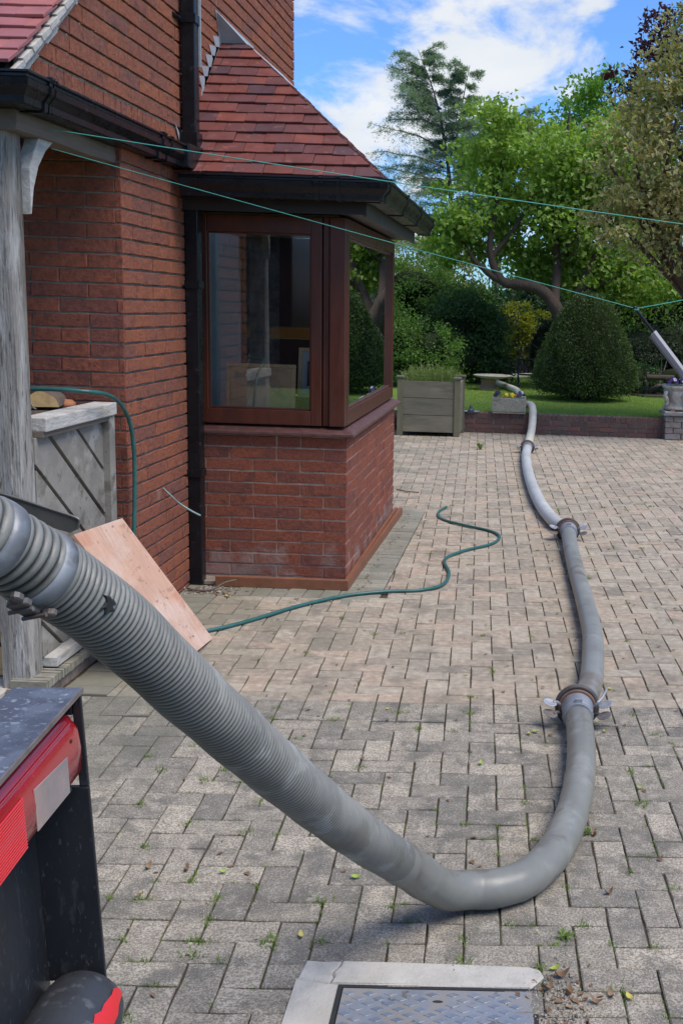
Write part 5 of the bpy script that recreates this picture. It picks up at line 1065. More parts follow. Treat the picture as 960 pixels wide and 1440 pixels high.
# gravel where a paver is missing beside the cover
m_grit = M('grit', [(0.30, 0.26, 0.21), (0.20, 0.17, 0.13), (0.38, 0.35, 0.30), (0.13, 0.10, 0.08)], 60, .3, rough=.95)
def grit(name, cx, cy, rx, ry, n, s0, s1, parent, mat=m_grit, z=0.0):
    V = []; F = []
    for k in range(n):
        x, y = random.gauss(cx, rx), random.gauss(cy, ry); s = random.uniform(s0, s1); i = len(V); c = Vector((x, y, z + s * 0.4)); an = random.uniform(0, PI)
        for dx, dy, dz in ((1, 0, 0), (-.6, .8, 0), (-.5, -.9, 0), (.1, .1, .9), (0, 0, -.6)): V.append((c.x + (dx * math.cos(an) - dy * math.sin(an)) * s * random.uniform(.6, 1.2), c.y + (dx * math.sin(an) + dy * math.cos(an)) * s * random.uniform(.6, 1.2), c.z + dz * s))
        F += [(i, i + 1, i + 3), (i + 1, i + 2, i + 3), (i + 2, i, i + 3), (i + 1, i, i + 4), (i + 2, i + 1, i + 4), (i, i + 2, i + 4)]
    o = link(name, np_mesh(name, V, F, mat), parent); o['kind'] = 'stuff'; return o
grit('grit', 0.13, 2.47, 0.035, 0.10, 420, 0.002, 0.006, drive); grit('grit', -1.86, 6.36, 0.09, 0.05, 260, 0.003, 0.010, drive); grit('grit', -0.97, 7.6, 0.02, 0.9, 420, 0.002, 0.006, drive)
grit('grit', 0.2, 5.5, 0.9, 2.2, 500, 0.001, 0.0032, drive); grit('grit', 0.4, 15.2, 0.9, 0.04, 260, 0.004, 0.012, drive)
# ------------------------------------------------------------------ leaves and litter
m_leafy = M('yellow fallen leaf', [(0.55, 0.45, 0.08), (0.48, 0.44, 0.16)], 30, .2, rough=.6, translucent=.2)
m_leafg = M('green fallen leaf', [(0.30, 0.42, 0.07), (0.38, 0.45, 0.08)], 30, .2, rough=.6, translucent=.2)
m_leafb = M('brown fallen leaf', [(0.22, 0.13, 0.065), (0.16, 0.085, 0.045), (0.27, 0.18, 0.10)], 30, .3, rough=.7)
def leafmesh(mat, L=0.030, W=0.014, curl=0.3):
    V = []; F = []; n = 8
    for i in range(n + 1):
        t = i / n; w = W * math.sin(PI * min(1, t * 0.96 + 0.02)) ** 0.7 * (1 - 0.25 * t); x = L * (t - 0.5); z = curl * L * (2 * t - 1) ** 2 * 0.6
        V += [(x, -w, z + w * 0.45), (x, 0, z), (x, w * 0.95, z + w * 0.5)]
    for i in range(n): F += [(3 * i, 3 * i + 3, 3 * i + 4, 3 * i + 1), (3 * i + 1, 3 * i + 4, 3 * i + 5, 3 * i + 2)]
    q = MB(); q.add([(x, y, z + 0.002) for x, y, z in V], F, True); return q.mesh('fallen_leaf', mat)
LM = {'yellow': leafmesh(m_leafy, .032, .010, .5), 'green': leafmesh(m_leafg, .030, .0095, .45), 'brown': leafmesh(m_leafb, .040, .011, .9)}
def leaf(kind, x, y, s, label):
    o = link('fallen_leaf', LM[kind], None, Vector((x, y, 0.002))); o.rotation_euler = (random.uniform(-.25, .25), random.uniform(-.25, .25), random.uniform(0, 6.28)); o.scale = (s, s, s)
    tag(o, label, 'leaf', 'fallen leaves on the drive')
leaf('yellow', -0.571, 2.773, .85, 'yellow leaf above the left end of the manhole surround')
leaf('brown', -0.982, 3.097, .75, 'brown and yellow leaf left of the green one, right of the truck')
leaf('green', -0.871, 3.093, .9, 'yellow green leaf between the truck and the bend of the ribbed hose')
leaf('brown', -1.10, 3.101, .8, 'brown leaf lying nearest to the black truck corner')
leaf('yellow', 0.044, 4.279, .9, 'yellow leaf left of and just below the nearest coupling')
leaf('green', 0.070, 4.305, 1.1, 'green leaf touching the yellow one below the nearest coupling')
leaf('yellow', 0.406, 4.863, 1.0, 'yellow leaf right of the hose just beyond the nearest coupling')
leaf('yellow', 0.356, 4.34, .8, 'small yellow leaf right of the nearest coupling, on the grey side')
leaf('green', 0.45, 3.802, 1.0, 'green leaf near the right edge of the grey paving')
leaf('green', -0.137, 3.97, 1.0, 'green leaf inside the bow of the near hose')
leaf('brown', 0.284, 3.057, .8, 'brown leaf right of the hose bend, above the manhole')
leaf('brown', 0.262, 3.42, .9, 'curled brown leaf touching a weed tuft beside the hose bend')
leaf('brown', 0.128, 2.633, 1.15, 'large tan leaf at the top of the litter beside the manhole')
leaf('brown', 0.152, 2.555, 1.0, 'dark curled leaf in the middle of the litter beside the manhole')
leaf('brown', 0.100, 2.575, .95, 'orange brown leaf against the corner of the manhole surround')
leaf('green', 0.118, 2.665, 1.0, 'pale green leaf topping the litter beside the manhole')
leaf('yellow', 0.303, 2.554, .85, 'yellow leaf right of the litter beside the manhole')
leaf('brown', 0.215, 2.53, .9, 'brown leaf between the litter and the yellow leaf at the bottom right')
leaf('brown', 0.255, 2.56, .8, 'dark upright leaf at the right end of the litter by the manhole')
leaf('yellow', -0.556, 4.508, .7, 'yellow leaf on the soldier course right of the ribbed hose')
leaf('green', -0.471, 3.094, 1.0, 'green leaf hard against the underside of the ribbed hose')
leaf('yellow', -1.70, 6.22, 1.4, 'bright yellow leaf in the dirt at the foot of the black pipe')
leaf('yellow', -0.251, 4.989, .7, 'yellow leaf on the pink paving inside the bow of the hoses')
leaf('green', -0.57, 12.505, 1.8, 'dark leaf on the far paving below the green weed')
V = []; F = []
for k in range(330):
    if k < 80: x, y = random.gauss(-1.80, 0.10), random.gauss(6.35, 0.05)
    elif k < 110: x, y = random.gauss(0.15, 0.05), random.gauss(2.52, 0.09)
    elif k < 135: x, y = random.gauss(-0.96, 0.03), random.uniform(6.5, 9.4)
    else: x, y = random.uniform(-1.4, 1.2), random.uniform(2.4, 9)
    if XW < x < BX and y > 6.47: continue
    s = random.uniform(.006, .016); a = random.uniform(0, 6.28); i = len(V); dx, dy = math.cos(a) * s, math.sin(a) * s
    V += [(x - dx, y - dy, .003), (x - dy * .5, y + dx * .5, .003 + s * .4), (x + dx, y + dy, .004), (x + dy * .5, y - dx * .5, .003 + s * .2)]; F.append((i, i + 1, i + 2, i + 3))
link('leaf_litter', np_mesh('leaf_litter', V, F, m_leafb, False, 4), drive)['kind'] = 'stuff'
q = MB(); q.tube(spline([(-1.98, 6.33, .02), (-1.90, 6.30, .015), (-1.82, 6.31, .02), (-1.76, 6.36, .05), (-1.70, 6.40, .06)], 6), .006, 6); q.build('twig', m_bark, None, label='bare twig lying at the foot of the black pipe', cat='twig')
q = MB(); q.tube([(-1.20, 10.18, .01), (-1.09, 10.07, .012), (-0.98, 10.05, .01)], .006, 6); q.tube([(-1.09, 10.07, .012), (-1.12, 10.03, .02)], .005, 5); q.build('twig', m_bark, None, label='thin dark twig on the pink paving beyond the bay corner', cat='twig')
def tuft(name, label, c, n, r, h, mat, cat='weed', w=0.012, lean=(.3, 1.0)):
    rng = np.random.default_rng(int(abs(c[0] * 1000) + c[1] * 10)); V = []; F = []
    for k in range(n):
        a = rng.uniform(0, 2 * PI); l = rng.uniform(.6, 1) * h; ln = rng.uniform(*lean) * r; dx, dy = math.cos(a), math.sin(a); i = len(V); bx, by = rng.normal(0, r * .12), rng.normal(0, r * .12)
        V += [(bx - dy * w * .3, by + dx * w * .3, 0), (bx + dy * w * .3, by - dx * w * .3, 0), (bx + dx * ln * .6 + dy * w, by + dy * ln * .6 - dx * w, l * .8), (bx + dx * ln * .6 - dy * w, by + dy * ln * .6 + dx * w, l * .8), (bx + dx * ln, by + dy * ln, l * rng.uniform(.7, 1))]
        F += [(i, i + 1, i + 2), (i, i + 2, i + 3), (i + 3, i + 2, i + 4)]
    return tag(link(name, np_mesh(name, V, F, mat), None, Vector(c)), label, cat)
tuft('weed_plant', 'bright green weed growing from the far paving, left of the farthest coupling', (-0.569, 13.40, 0), 16, .10, .11, m_weed)
tuft('weed_plant', 'small weed with a yellow tip beside the bend of the near hose', (0.245, 3.44, 0), 22, .035, .022, m_weed, w=.003)
tuft('weed_plant', 'grass tuft in the joint above the litter by the manhole', (0.148, 2.82, 0), 50, .035, .018, m_weed, w=.002)
# ------------------------------------------------------------------ garden wall, pier, planters
m_gwall = M('mossy dark brick', [(0.135, 0.066, 0.055), (0.10, 0.058, 0.05), (0.165, 0.075, 0.058), (0.085, 0.06, 0.05)], 20, .3, stain=[((0.10, 0.095, 0.075), 6, .48, .7, .6)], rough=.92, bump=(60, .6, .006))
m_pier = M('grey weathered brick', [(0.24, 0.215, 0.195), (0.185, 0.17, 0.155), (0.215, 0.175, 0.155)], 20, .3, stain=[((0.10, 0.10, 0.08), 6, .5, .7, .5)], rough=.92, bump=(60, .6, .006))
m_cast_stone = M('lichened cast stone', [(0.40, 0.375, 0.32)], 16, .25, stain=[((0.20, 0.17, 0.135), 7, .5, .66, .7), ((0.50, 0.48, 0.42), 11, .58, .7, .5)], rough=.95, bump=(40, 1.0, .012))
m_trough = M('grey stone trough', [(0.30, 0.285, 0.225)], 16, .25, stain=[((0.17, 0.155, 0.12), 6, .5, .68, .6)], rough=.95, bump=(30, 1.0, .02), bump2=(90, .6, .006))
gw = empty('garden_wall', (0.4, 15.3, 0), 'low dark brick wall between the drive and the lawn', 'garden wall')
q = MB(); q.box((-7.0, 15.26, -0.05), (1.86, 15.44, 0.272)); q.box((2.52, 15.262, -0.05), (8, 15.44, 0.272)); core = q.build('core', m_mortard, gw)
def gbrick(x0, x1, z0, z1, y=15.255, th=.012, mat=m_gwall, par=core):
    q = MB(); c = Vector(((x0 + x1) / 2, y, (z0 + z1) / 2)); j = lambda: random.uniform(-.002, .002)
    q.prism([Vector((x + j(), 15.262 - y + y, z + j())) - Vector((c.x, y, c.z)) for x, z in ((x0, z0), (x1, z0), (x1, z1), (x0, z1))], (0, -th - random.uniform(0, .003), 0), 0, .003)
    link('brick', q.mesh('brick', mat), par, c)
for k in range(3):
    x = -2.3 + (k % 2) * .13
    while x < 1.83:
        x1 = min(x + .255, 1.852)
        if not (-1.6 < x < -1.25): gbrick(x, x1 - .009, .005 + k * .0625, .0605 + k * .0625)
        x += .262
x = -1.75
while x < 1.79:
    q = MB(); c = Vector((x + .033, 15.34, 0.235)); q.box((-.0315, -.092, -.036), (.0315, .098, .040)); o = link('brick', q.mesh('brick', m_gwall, .004), core, c + Vector((0, 0, random.uniform(-.003, .003)))); o.rotation_euler = (0, random.uniform(-.02, .02), 0); x += .0735
pr = empty('brick_pier', (2.19, 15.3, 0), 'low pale grey brick pier with stone slabs at the right end of the garden wall', 'pier')
q = MB(); q.box((1.875, 15.14, -.05), (2.505, 15.60, .33)); q.build('core', m_mortard, pr)
for k in range(4):
    x = 1.865 - (k % 2) * .11
    while x < 2.5:
        a, b = max(x, 1.865), min(x + .215, 2.515)
        if b - a > .03: q = MB(); j = random.uniform(-.004, .004); q.prism([Vector((u, 15.139, z)) for u, z in ((a, .008 + k * .08), (b - .008, .008 + k * .08), (b - .008, .080 + k * .08), (a, .080 + k * .08))], (0, -.014 + j, 0), 0, .004); q.build('brick', m_pier, pr)
        x += .225
    q = MB(); q.prism([Vector((1.874, y, z)) for y, z in ((15.36, .008 + k * .08), (15.126, .008 + k * .08), (15.126, .08 + k * .08), (15.36, .08 + k * .08))], (-.012, 0, 0), 0, .004); q.build('brick', m_pier, pr)
q = MB(); q.box((1.83, 15.10, .331), (2.54, 15.66, .358)); q.build('slab', m_pier, pr, .004)
q = MB(); q.box((1.85, 15.13, .359), (2.52, 15.64, .384)); q.build('slab', m_cast_stone, pr, .006)
q = MB(); q.box((1.93, 15.15, .385), (1.99, 15.3, .402)); q.build('tile_chip', M('terracotta chip', [(0.36, 0.16, 0.10)], 20, .2), pr, .003)
# cast stone planter with swags, on the pier
urn = empty('stone_planter', (2.19, 15.38, .403), 'tapering carved stone planter full of purple and white pansies, on the brick pier', 'planter')
def ringed(q, levels, cx, cy, ex=4.0, seg=40):
    V = []; F = []
    for (hw, z) in levels:
        for k in range(seg):
            a = 2 * PI * k / seg; c, s_ = math.cos(a), math.sin(a); r = (abs(c) ** ex + abs(s_) ** ex) ** (-1 / ex); V.append((cx + hw * r * c, cy + hw * .82 * r * s_, z))
    for i in range(len(levels) - 1):
        for k in range(seg): a, b = i * seg + k, i * seg + (k + 1) % seg; F.append((a, b, b + seg, a + seg))
    return q.add(V, F, True)
q = MB(); ringed(q, [(.0, .404), (.300, .404), (.305, .425), (.295, .440), (.285, .46), (.290, .52), (.300, .60), (.310, .655), (.300, .668), (.312, .680), (.332, .700), (.335, .722), (.318, .732), (.295, .73), (.285, .70), (0, .69)], 2.165, 15.40); q.build('bowl', m_cast_stone, urn)
for (sx, y0) in ((-.30, 15.17), (-.05, 15.145), (.15, 15.145)):
    q = MB(); pts_ = [(2.165 + sx + .02 * math.sin(t * 7), y0 + (0 if sx > -.2 else .02), .47 + t * .19) for t in [i / 8 for i in range(9)]]; q.tube(pts_, [.012, .022, .018, .030, .022, .034, .026, .03, .014], 8); q.ball((2.165 + sx, y0, .56), .03, 8, 6, (1, .6, 1.3), .2); q.build('carved_swag', m_cast_stone, urn)
m_pet_p = M('purple petals', [(0.10, 0.04, 0.22), (0.16, 0.07, 0.30), (0.07, 0.03, 0.16)], 40, .2, rough=.6); m_pet_w = M('pale lilac petals', [(0.62, 0.60, 0.68), (0.45, 0.40, 0.58)], 40, .15, rough=.6); m_pet_y = M('yellow petals', [(0.78, 0.62, 0.02), (0.72, 0.50, 0.02)], 40, .15, rough=.6); m_pet_d = M('dark navy petals', [(0.02, 0.02, 0.055), (0.035, 0.02, 0.06)], 40, .2, rough=.6)
m_pan = M('pansy leaves', [(0.06, 0.11, 0.03), (0.09, 0.15, 0.04)], 20, .2, rough=.6, translucent=.2)
def flower_mesh(mat, r=.022):
    q = MB()
    for k in range(5):
        a = 2 * PI * k / 5 + .3; c = Vector((math.cos(a) * r * .5, -.002 * k, math.sin(a) * r * .5))
        q.add([c + Vector((math.cos(t) * r * .62, -.004 + .003 * math.sin(t * 2), math.sin(t) * r * .58)) for t in [j * PI / 4 for j in range(8)]], [tuple(reversed(range(8)))])
    return q.mesh('flower', mat)
FM = {m.name: flower_mesh(m) for m in (m_pet_p, m_pet_w, m_pet_y, m_pet_d)}
def pansies(name, label, cx, cy, z, rx, ry, h, mats, n, cat='pansies'):
    root = empty(name, (cx, cy, z), label, cat); rng = np.random.default_rng(int(abs(cx) * 977) + n); V = []; F = []
    for k in range(n * 9):
        x, y = cx + rng.uniform(-rx, rx), cy + rng.uniform(-ry, ry); zz = z + rng.uniform(0, h * .8); a = rng.uniform(0, 6.28); s = rng.uniform(.012, .026); i = len(V); dx, dy, dz = math.cos(a) * s, math.sin(a) * s, rng.uniform(-.4, .8) * s
        V += [(x, y, zz), (x + dx * .5 - dy * .4, y + dy * .5 + dx * .4, zz + dz * .5 + .004), (x + dx, y + dy, zz + dz), (x + dx * .5 + dy * .4, y + dy * .5 - dx * .4, zz + dz * .5 + .004)]; F.append((i, i + 1, i + 2, i + 3))
    link('foliage', np_mesh('foliage', V, F, m_pan, False, 4), root)
    for k in range(n):
        x, y = cx + rng.uniform(-rx, rx), cy + rng.uniform(-ry, ry * .4) - ry * .2; zz = z + h * (.55 + .5 * rng.random()) * (1 - .35 * abs(x - cx) / rx); o = link('flower', FM[mats[k % len(mats)].name], root, Vector((x, y, zz)))
        o.rotation_euler = (rng.uniform(-.9, .2), rng.uniform(-.5, .5), rng.uniform(-.7, .7)); sc_ = rng.uniform(.8, 1.25); o.scale = (sc_,) * 3
pansies('pansy_plant', 'purple and lilac pansies filling the carved stone planter', 2.165, 15.36, .70, .30, .22, .17, [m_pet_p, m_pet_w, m_pet_p, m_pet_w, m_pet_p], 46)
# stone trough on the wall
tr = empty('stone_trough', (-.275, 15.33, .276), 'rough grey stone trough standing on the low garden wall', 'trough')
q = MB(); q.box((-.500, 15.20, .277), (-.045, 15.50, .300)); q.box((-.504, 15.195, .3005), (-.041, 15.235, .492)); q.box((-.502, 15.465, .3005), (-.043, 15.505, .490)); q.box((-.500, 15.2355, .3005), (-.455, 15.4645, .491)); q.box((-.090, 15.2355, .3005), (-.045, 15.4645, .489))
q.v = [(x + random.uniform(-.004, .004), y + random.uniform(-.004, .004), z + (random.uniform(-.004, .004) if z > .3 else 0)) for x, y, z in q.v]; q.build('body', m_trough, tr, .010)
q = MB(); q.box((-.456, 15.235, .38), (-.089, 15.466, .475)); q.build('soil', m_soil, tr)
pansies('pansy_plant', 'yellow pansies in the middle of the grey stone trough', -.265, 15.31, .475, .12, .08, .075, [m_pet_y], 16)
pansies('pansy_plant', 'dark navy pansies at the left end of the stone trough', -.43, 15.31, .475, .05, .07, .10, [m_pet_d, m_pet_d, m_pet_p], 9)
pansies('pansy_plant', 'navy and white pansies at the right end of the stone trough', -.115, 15.31, .475, .055, .07, .10, [m_pet_d, m_pet_w, m_pet_p], 10)
# plate with a small figure left of the trough
q = MB(); q.lathe([(0, .272), (.09, .273), (.125, .283), (.13, .287), (.12, .286), (.08, .279), (0, .278)], (-.80, 15.34, 0), 24); q.build('saucer', M('blue grey dish', [(0.26, 0.32, 0.38)], 10, .1, rough=.3), None, label='shallow blue grey dish on the wall beside the wooden planter', cat='dish')
q = MB(); q.lathe([(0, .280), (.045, .282), (.050, .300), (.038, .312), (.022, .33), (.026, .342), (.016, .356), (.010, .37), (.0, .385)], (-.80, 15.34, 0), 14); q.build('garden_ornament', M('dark ornament', [(0.05, 0.055, 0.06)], 20, .3, rough=.5), None, label='tiny dark pointed ornament standing in the blue grey dish', cat='ornament')
# wooden planter
m_pl = M('weathered planter board', [(0.18, 0.155, 0.105), (0.155, 0.14, 0.10), (0.205, 0.175, 0.12)], 12, .22, stain=[((0.10, 0.095, 0.065), 5, .5, .66, .65), ((0.255, 0.225, 0.16), 7, .58, .72, .5)], rough=.88, bump=(50, .5, .004), stretch=(.3, 1, 1.6))
m_pp = M('greenish planter post', [(0.145, 0.135, 0.08)], 12, .22, stain=[((0.20, 0.18, 0.12), 7, .5, .7, .6)], rough=.88, bump=(60, .5, .003), stretch=(1, 1, .3))
wp = empty('wooden_planter', (-1.32, 14.95, 0), 'square weathered timber planter with corner posts, left of the garden wall', 'planter')
for (x, y) in ((-1.735, 14.60), (-.985, 14.60), (-1.735, 15.12), (-.955, 15.12)):
    q = MB(); q.box((x, y, 0), (x + .075, y + .075, .762)); q.build('post', m_pp, wp, .004)
    q = MB(); q.box((x - .014, y - .014, .763), (x + .089, y + .089, .790)); q.build('post_cap', m_pl, wp, .006)
for k in range(3):
    z = .055 + k * .225; q = MB(); q.box((-1.659, 14.615, z), (-.986, 14.640, z + .219)); q.build('board', m_pl, wp, .003)
    q = MB(); q.box((-.925, 14.676, z), (-.90, 15.119, z + .219)); q.build('board', m_pl, wp, .003)
    q = MB(); q.box((-1.73, 14.676, z), (-1.706, 15.119, z + .219)); q.build('board', m_pl, wp, .003)
q = MB(); q.box((-1.70, 14.645, .05), (-.93, 15.16, .66)); q.build('soil', m_soil, wp)
# bird bath on the lawn
bb = empty('bird_bath', (-.70, 19.8, .27), 'stone bird bath with a wide shallow dish on a terracotta pedestal, on the lawn', 'bird bath')
q = MB(); q.lathe([(0, .458), (.16, .462), (.27, .490), (.335, .512), (.345, .528), (.325, .532), (.22, .505), (0, .498)], (-.665, 19.8, 0), 32); q.build('dish', m_cast_stone, bb)
q = MB(); q.lathe([(0, .262), (.185, .262), (.18, .285), (.150, .31), (.132, .36), (.130, .41), (.142, .44), (.155, .458), (0, .458)], (-.735, 19.8, 0), 24); q.build('pedestal', M('terracotta pedestal', [(0.30, 0.19, 0.135)], 12, .2, stain=[((0.2, 0.15, 0.12), 6, .5, .7, .6)], rough=.9, bump=(40, .6, .008)), bb)
# iron bench beyond
bn = empty('iron_bench', (.10, 20.5, .27), 'small black cast iron bench half hidden behind the clipped yew', 'bench')
for x in (-.22, .52):
    q = MB(); q.tube(spline([(x, 20.30, .27), (x + .03, 20.36, .40), (x, 20.40, .50), (x - .01, 20.42, .60), (x - .04, 20.38, .66), (x - .02, 20.33, .63)], 5), .016, 8); q.tube(spline([(x + .02, 20.75, .27), (x, 20.68, .42), (x, 20.66, .52), (x, 20.72, .78)], 5), .016, 8); q.tube([(x, 20.36, .50), (x, 20.68, .50)], .014, 8); q.tube(spline([(x - .04, 20.38, .66), (x, 20.55, .65), (x, 20.69, .62)], 5), .014, 8); q.build('end_frame', m_black, bn)
for k in range(4): q = MB(); q.box((-.20, 20.34 + k * .085, .505), (.50, 20.40 + k * .085, .522)); q.build('seat_slat', m_black, bn)
for k in range(11):
    q = MB(); x = -.19 + k * .068; q.tube(spline([(x, 20.67, .53), (x + .03, 20.68, .60), (x - .01, 20.70, .68), (x + .02, 20.715, .76)], 4), .009, 6); q.build('back_scroll', m_black, bn)
q = MB(); q.tube([(-.22, 20.72, .78), (.52, 20.72, .78)], .016, 8); q.build('top_rail', m_black, bn)

# ------------------------------------------------------------------ lawn
V = []; F = []; nx, ny = 60, 60
for j in range(ny + 1):
    for i in range(nx + 1):
        x = -16 + 34 * i / nx; t = j / ny; y = 15.442 + 34 * t ** 1.3; V.append((x, y, 0.262 + 0.02 * math.sin(x * .9 + 1) * math.sin(y * .5) * min(1, (y - 15.4) / 2)))
for j in range(ny):
    for i in range(nx): p = j * (nx + 1) + i; F.append((p, p + 1, p + nx + 2, p + nx + 1))
lawn = link('lawn', np_mesh('lawn', V, F, m_grass, True, 4)); tag(lawn, 'mown lawn behind the low garden wall', kind='structure')
q = MB(); q.prism([(-16, 22.9, .25), (-1.0, 22.7, .25), (-.3, 23.6, .25), (.9, 24.6, .25), (1.2, 20.4, .25), (2.0, 19.2, .25), (6, 18.8, .25), (18, 19, .25), (18, 34, .25), (-16, 34, .25)], (0, 0, .045)); tag(q.build('flower_bed', m_soil), 'brown soil of the border under the shrubs at the back of the lawn', kind='structure')
rng = np.random.default_rng(11); n = 85000
ry = 15.45 + 8.3 * rng.random(n) ** 1.25; rx = (rng.random(n) * 2 - 1) * (1.1 + (ry - 15) * .12) * 1.6 + .3
h = rng.uniform(.018, .042, n); a = rng.random(n) * 6.283; dx, dy = np.cos(a), np.sin(a); w = .0022; b0 = np.stack([rx - dy * w, ry + dx * w, np.full(n, .258)], 1); b1 = np.stack([rx + dy * w, ry - dx * w, np.full(n, .258)], 1); tip = np.stack([rx + dx * h * .6, ry + dy * h * .6, .262 + h], 1)
Vg = np.stack([b0, b1, tip], 1).reshape(-1, 3); Fg = np.arange(3 * n).reshape(-1, 3)
tag(link('lawn_grass', np_mesh('lawn_grass', Vg, Fg, m_blade)), 'short grass blades of the mown lawn', 'grass', kind='stuff')
# ------------------------------------------------------------------ trees and shrubs
m_bk = M('brown limb bark', [(0.065, 0.044, 0.034)], 14, .3, rough=.95, bump=(24, .9, .02), stretch=(1, 1, .4)); m_tk = M('grey bark', [(0.10, 0.085, 0.07)], 14, .3, rough=.95, bump=(24, .9, .02))
def LMt(name, cols, tr=.42, rough=.5): return M(name, cols, .9, .22, rough=rough, translucent=tr, spec=.35)
l_bright = LMt('bright green leaves', [(0.17, 0.27, 0.045), (0.22, 0.33, 0.06), (0.26, 0.38, 0.075), (0.14, 0.225, 0.04), (0.33, 0.44, 0.12), (0.19, 0.30, 0.055)])
l_bright2 = LMt('fresh green leaves', [(0.14, 0.27, 0.055), (0.18, 0.32, 0.07), (0.11, 0.21, 0.045)])
l_varieg = LMt('bronze green leaves', [(0.27, 0.24, 0.09), (0.34, 0.27, 0.125), (0.20, 0.225, 0.08), (0.42, 0.33, 0.175), (0.15, 0.185, 0.07), (0.50, 0.44, 0.26), (0.24, 0.27, 0.095)], .35)
l_purple = LMt('purple leaves', [(0.055, 0.018, 0.030), (0.085, 0.025, 0.035), (0.035, 0.015, 0.025)], .25)
l_mid = LMt('mid green leaves', [(0.09, 0.175, 0.038), (0.12, 0.22, 0.048), (0.16, 0.275, 0.06), (0.07, 0.14, 0.034)])
l_dark = LMt('dark glossy leaves', [(0.045, 0.095, 0.03), (0.065, 0.13, 0.042), (0.09, 0.17, 0.058), (0.034, 0.072, 0.025)], .25, .35)
l_pale = LMt('cream edged leaves', [(0.23, 0.27, 0.08), (0.30, 0.32, 0.12), (0.15, 0.20, 0.05), (0.38, 0.38, 0.18), (0.12, 0.17, 0.045)])
l_yellow = LMt('golden foliage', [(0.36, 0.34, 0.03), (0.28, 0.29, 0.03), (0.12, 0.15, 0.025)])
l_yew = LMt('yew needles', [(0.045, 0.078, 0.022), (0.062, 0.105, 0.027), (0.088, 0.14, 0.034), (0.028, 0.05, 0.018), (0.14, 0.195, 0.045)], .2)
l_yewg = LMt('grey green clipped foliage', [(0.06, 0.08, 0.045), (0.05, 0.068, 0.04)], .2)
l_cedar = LMt('blue cedar needles', [(0.15, 0.23, 0.21), (0.21, 0.30, 0.28), (0.12, 0.18, 0.155), (0.27, 0.35, 0.33), (0.18, 0.22, 0.15)], .4)
l_olive = LMt('planter shrub sprigs', [(0.15, 0.20, 0.065), (0.19, 0.235, 0.085), (0.11, 0.155, 0.05)])
m_core = M('crown shade core', [(0.022, 0.030, 0.014)], 3, .4, rough=1.0, spec=.1)  # near-black bodies stand in for the shade inside crowns, hedge and yew
def norm(a): return a / np.maximum(np.linalg.norm(a, axis=1, keepdims=True), 1e-9)
def leaves_mesh(name, P, D, Nn, S, mat, asp=.5, fold=.18, pinch=True):
    """P base points, D leaf directions, Nn leaf normals, S lengths"""
    D = norm(D); B = norm(np.cross(Nn, D)); Nn = np.cross(D, B); S = S[:, None]
    b = P; l = P + D * S * .42 + B * S * asp * .5 + Nn * S * fold; t = P + D * S - Nn * S * fold * .6; r = P + D * S * .42 - B * S * asp * .5 + Nn * S * fold; m_ = P + D * S * .5
    V = np.stack([b, l, t, r, m_], 1).reshape(-1, 3); n = len(P); i = np.arange(n)[:, None] * 5
    F = np.stack([i + [[0, 4, 1]], i + [[1, 4, 2]], i + [[0, 3, 4]], i + [[3, 2, 4]]], 1).reshape(-1, 3)
    return np_mesh(name, V, F, mat)
def crown(name, mat, parent, blobs, n, size, clump=.16, nclump=42, shell=.62, up=.5, asp=.55, seed=1, droop=.0, dens=None):
    rng = np.random.default_rng(seed); w = np.array([(b[1][0] * b[1][1] + b[1][1] * b[1][2] + b[1][0] * b[1][2]) for b in blobs]); w = w / w.sum(); Ps, Os = [], []
    for b, wi in zip(blobs, w):
        c, r = np.array(b[0], float), np.array(b[1], float); m_ = max(8, int(nclump * (wi * len(blobs)) ** .8)); d = norm(rng.normal(size=(m_, 3))); rad = shell + (1.08 - shell) * rng.random((m_, 1)) ** .6
        cc = c + d * r * rad; k = int(n * wi / m_) + 1; cr = clump * (.6 + .9 * rng.random(m_)) * float(r.mean()) * 2.1
        for j in range(m_):
            g = rng.normal(size=(k, 3)) * cr[j] * np.array([1, 1, .62]) * .55; Ps.append(cc[j] + g); Os.append(np.repeat(d[j][None], k, 0) * .8 + norm(g) * .5)
    P = np.concatenate(Ps); O = np.concatenate(Os); q_ = len(P)
    Nn = norm(O * .5 + np.array([0, 0, up]) + rng.normal(size=(q_, 3)) * .55); D = norm(O * .5 + rng.normal(size=(q_, 3)) * .8 + np.array([0, 0, -droop])); S = size * rng.uniform(.6, 1.25, q_)
    return link(name, leaves_mesh(name, P, D, Nn, S, mat, asp), parent)
def limbs(name, mat, parent, paths, seg=9):
    q = MB()
    for pts, r0, r1 in paths:
        P_ = spline(pts, 7); n = len(P_); q.tube(P_, [(r0 + (r1 - r0) * (i / (n - 1)) ** .8) * (1 + .06 * math.sin(i * 1.3)) for i in range(n)], seg)
    return q.build(name, mat, parent)
def auto_limbs(base, tops, r0, wander=.25, seed=1):
    rnd = random.Random(seed); out = []
    b = Vector(base)
    for t in tops:
        t = Vector(t); m1 = b.lerp(t, .4) + Vector((rnd.uniform(-wander, wander), rnd.uniform(-wander, wander), rnd.uniform(0, wander))); m2 = b.lerp(t, .75) + Vector((rnd.uniform(-wander, wander), rnd.uniform(-wander, wander), rnd.uniform(-.3, .3) * wander)); out.append(([b, m1, m2, t], r0, r0 * .18))
        for k in range(2): e = t + Vector((rnd.uniform(-.6, .6), rnd.uniform(-.6, .6), rnd.uniform(-.1, .6))); out.append(([m1.lerp(m2, .5 * k + .3), m2.lerp(e, .5), e], r0 * .4, r0 * .1))
    return out
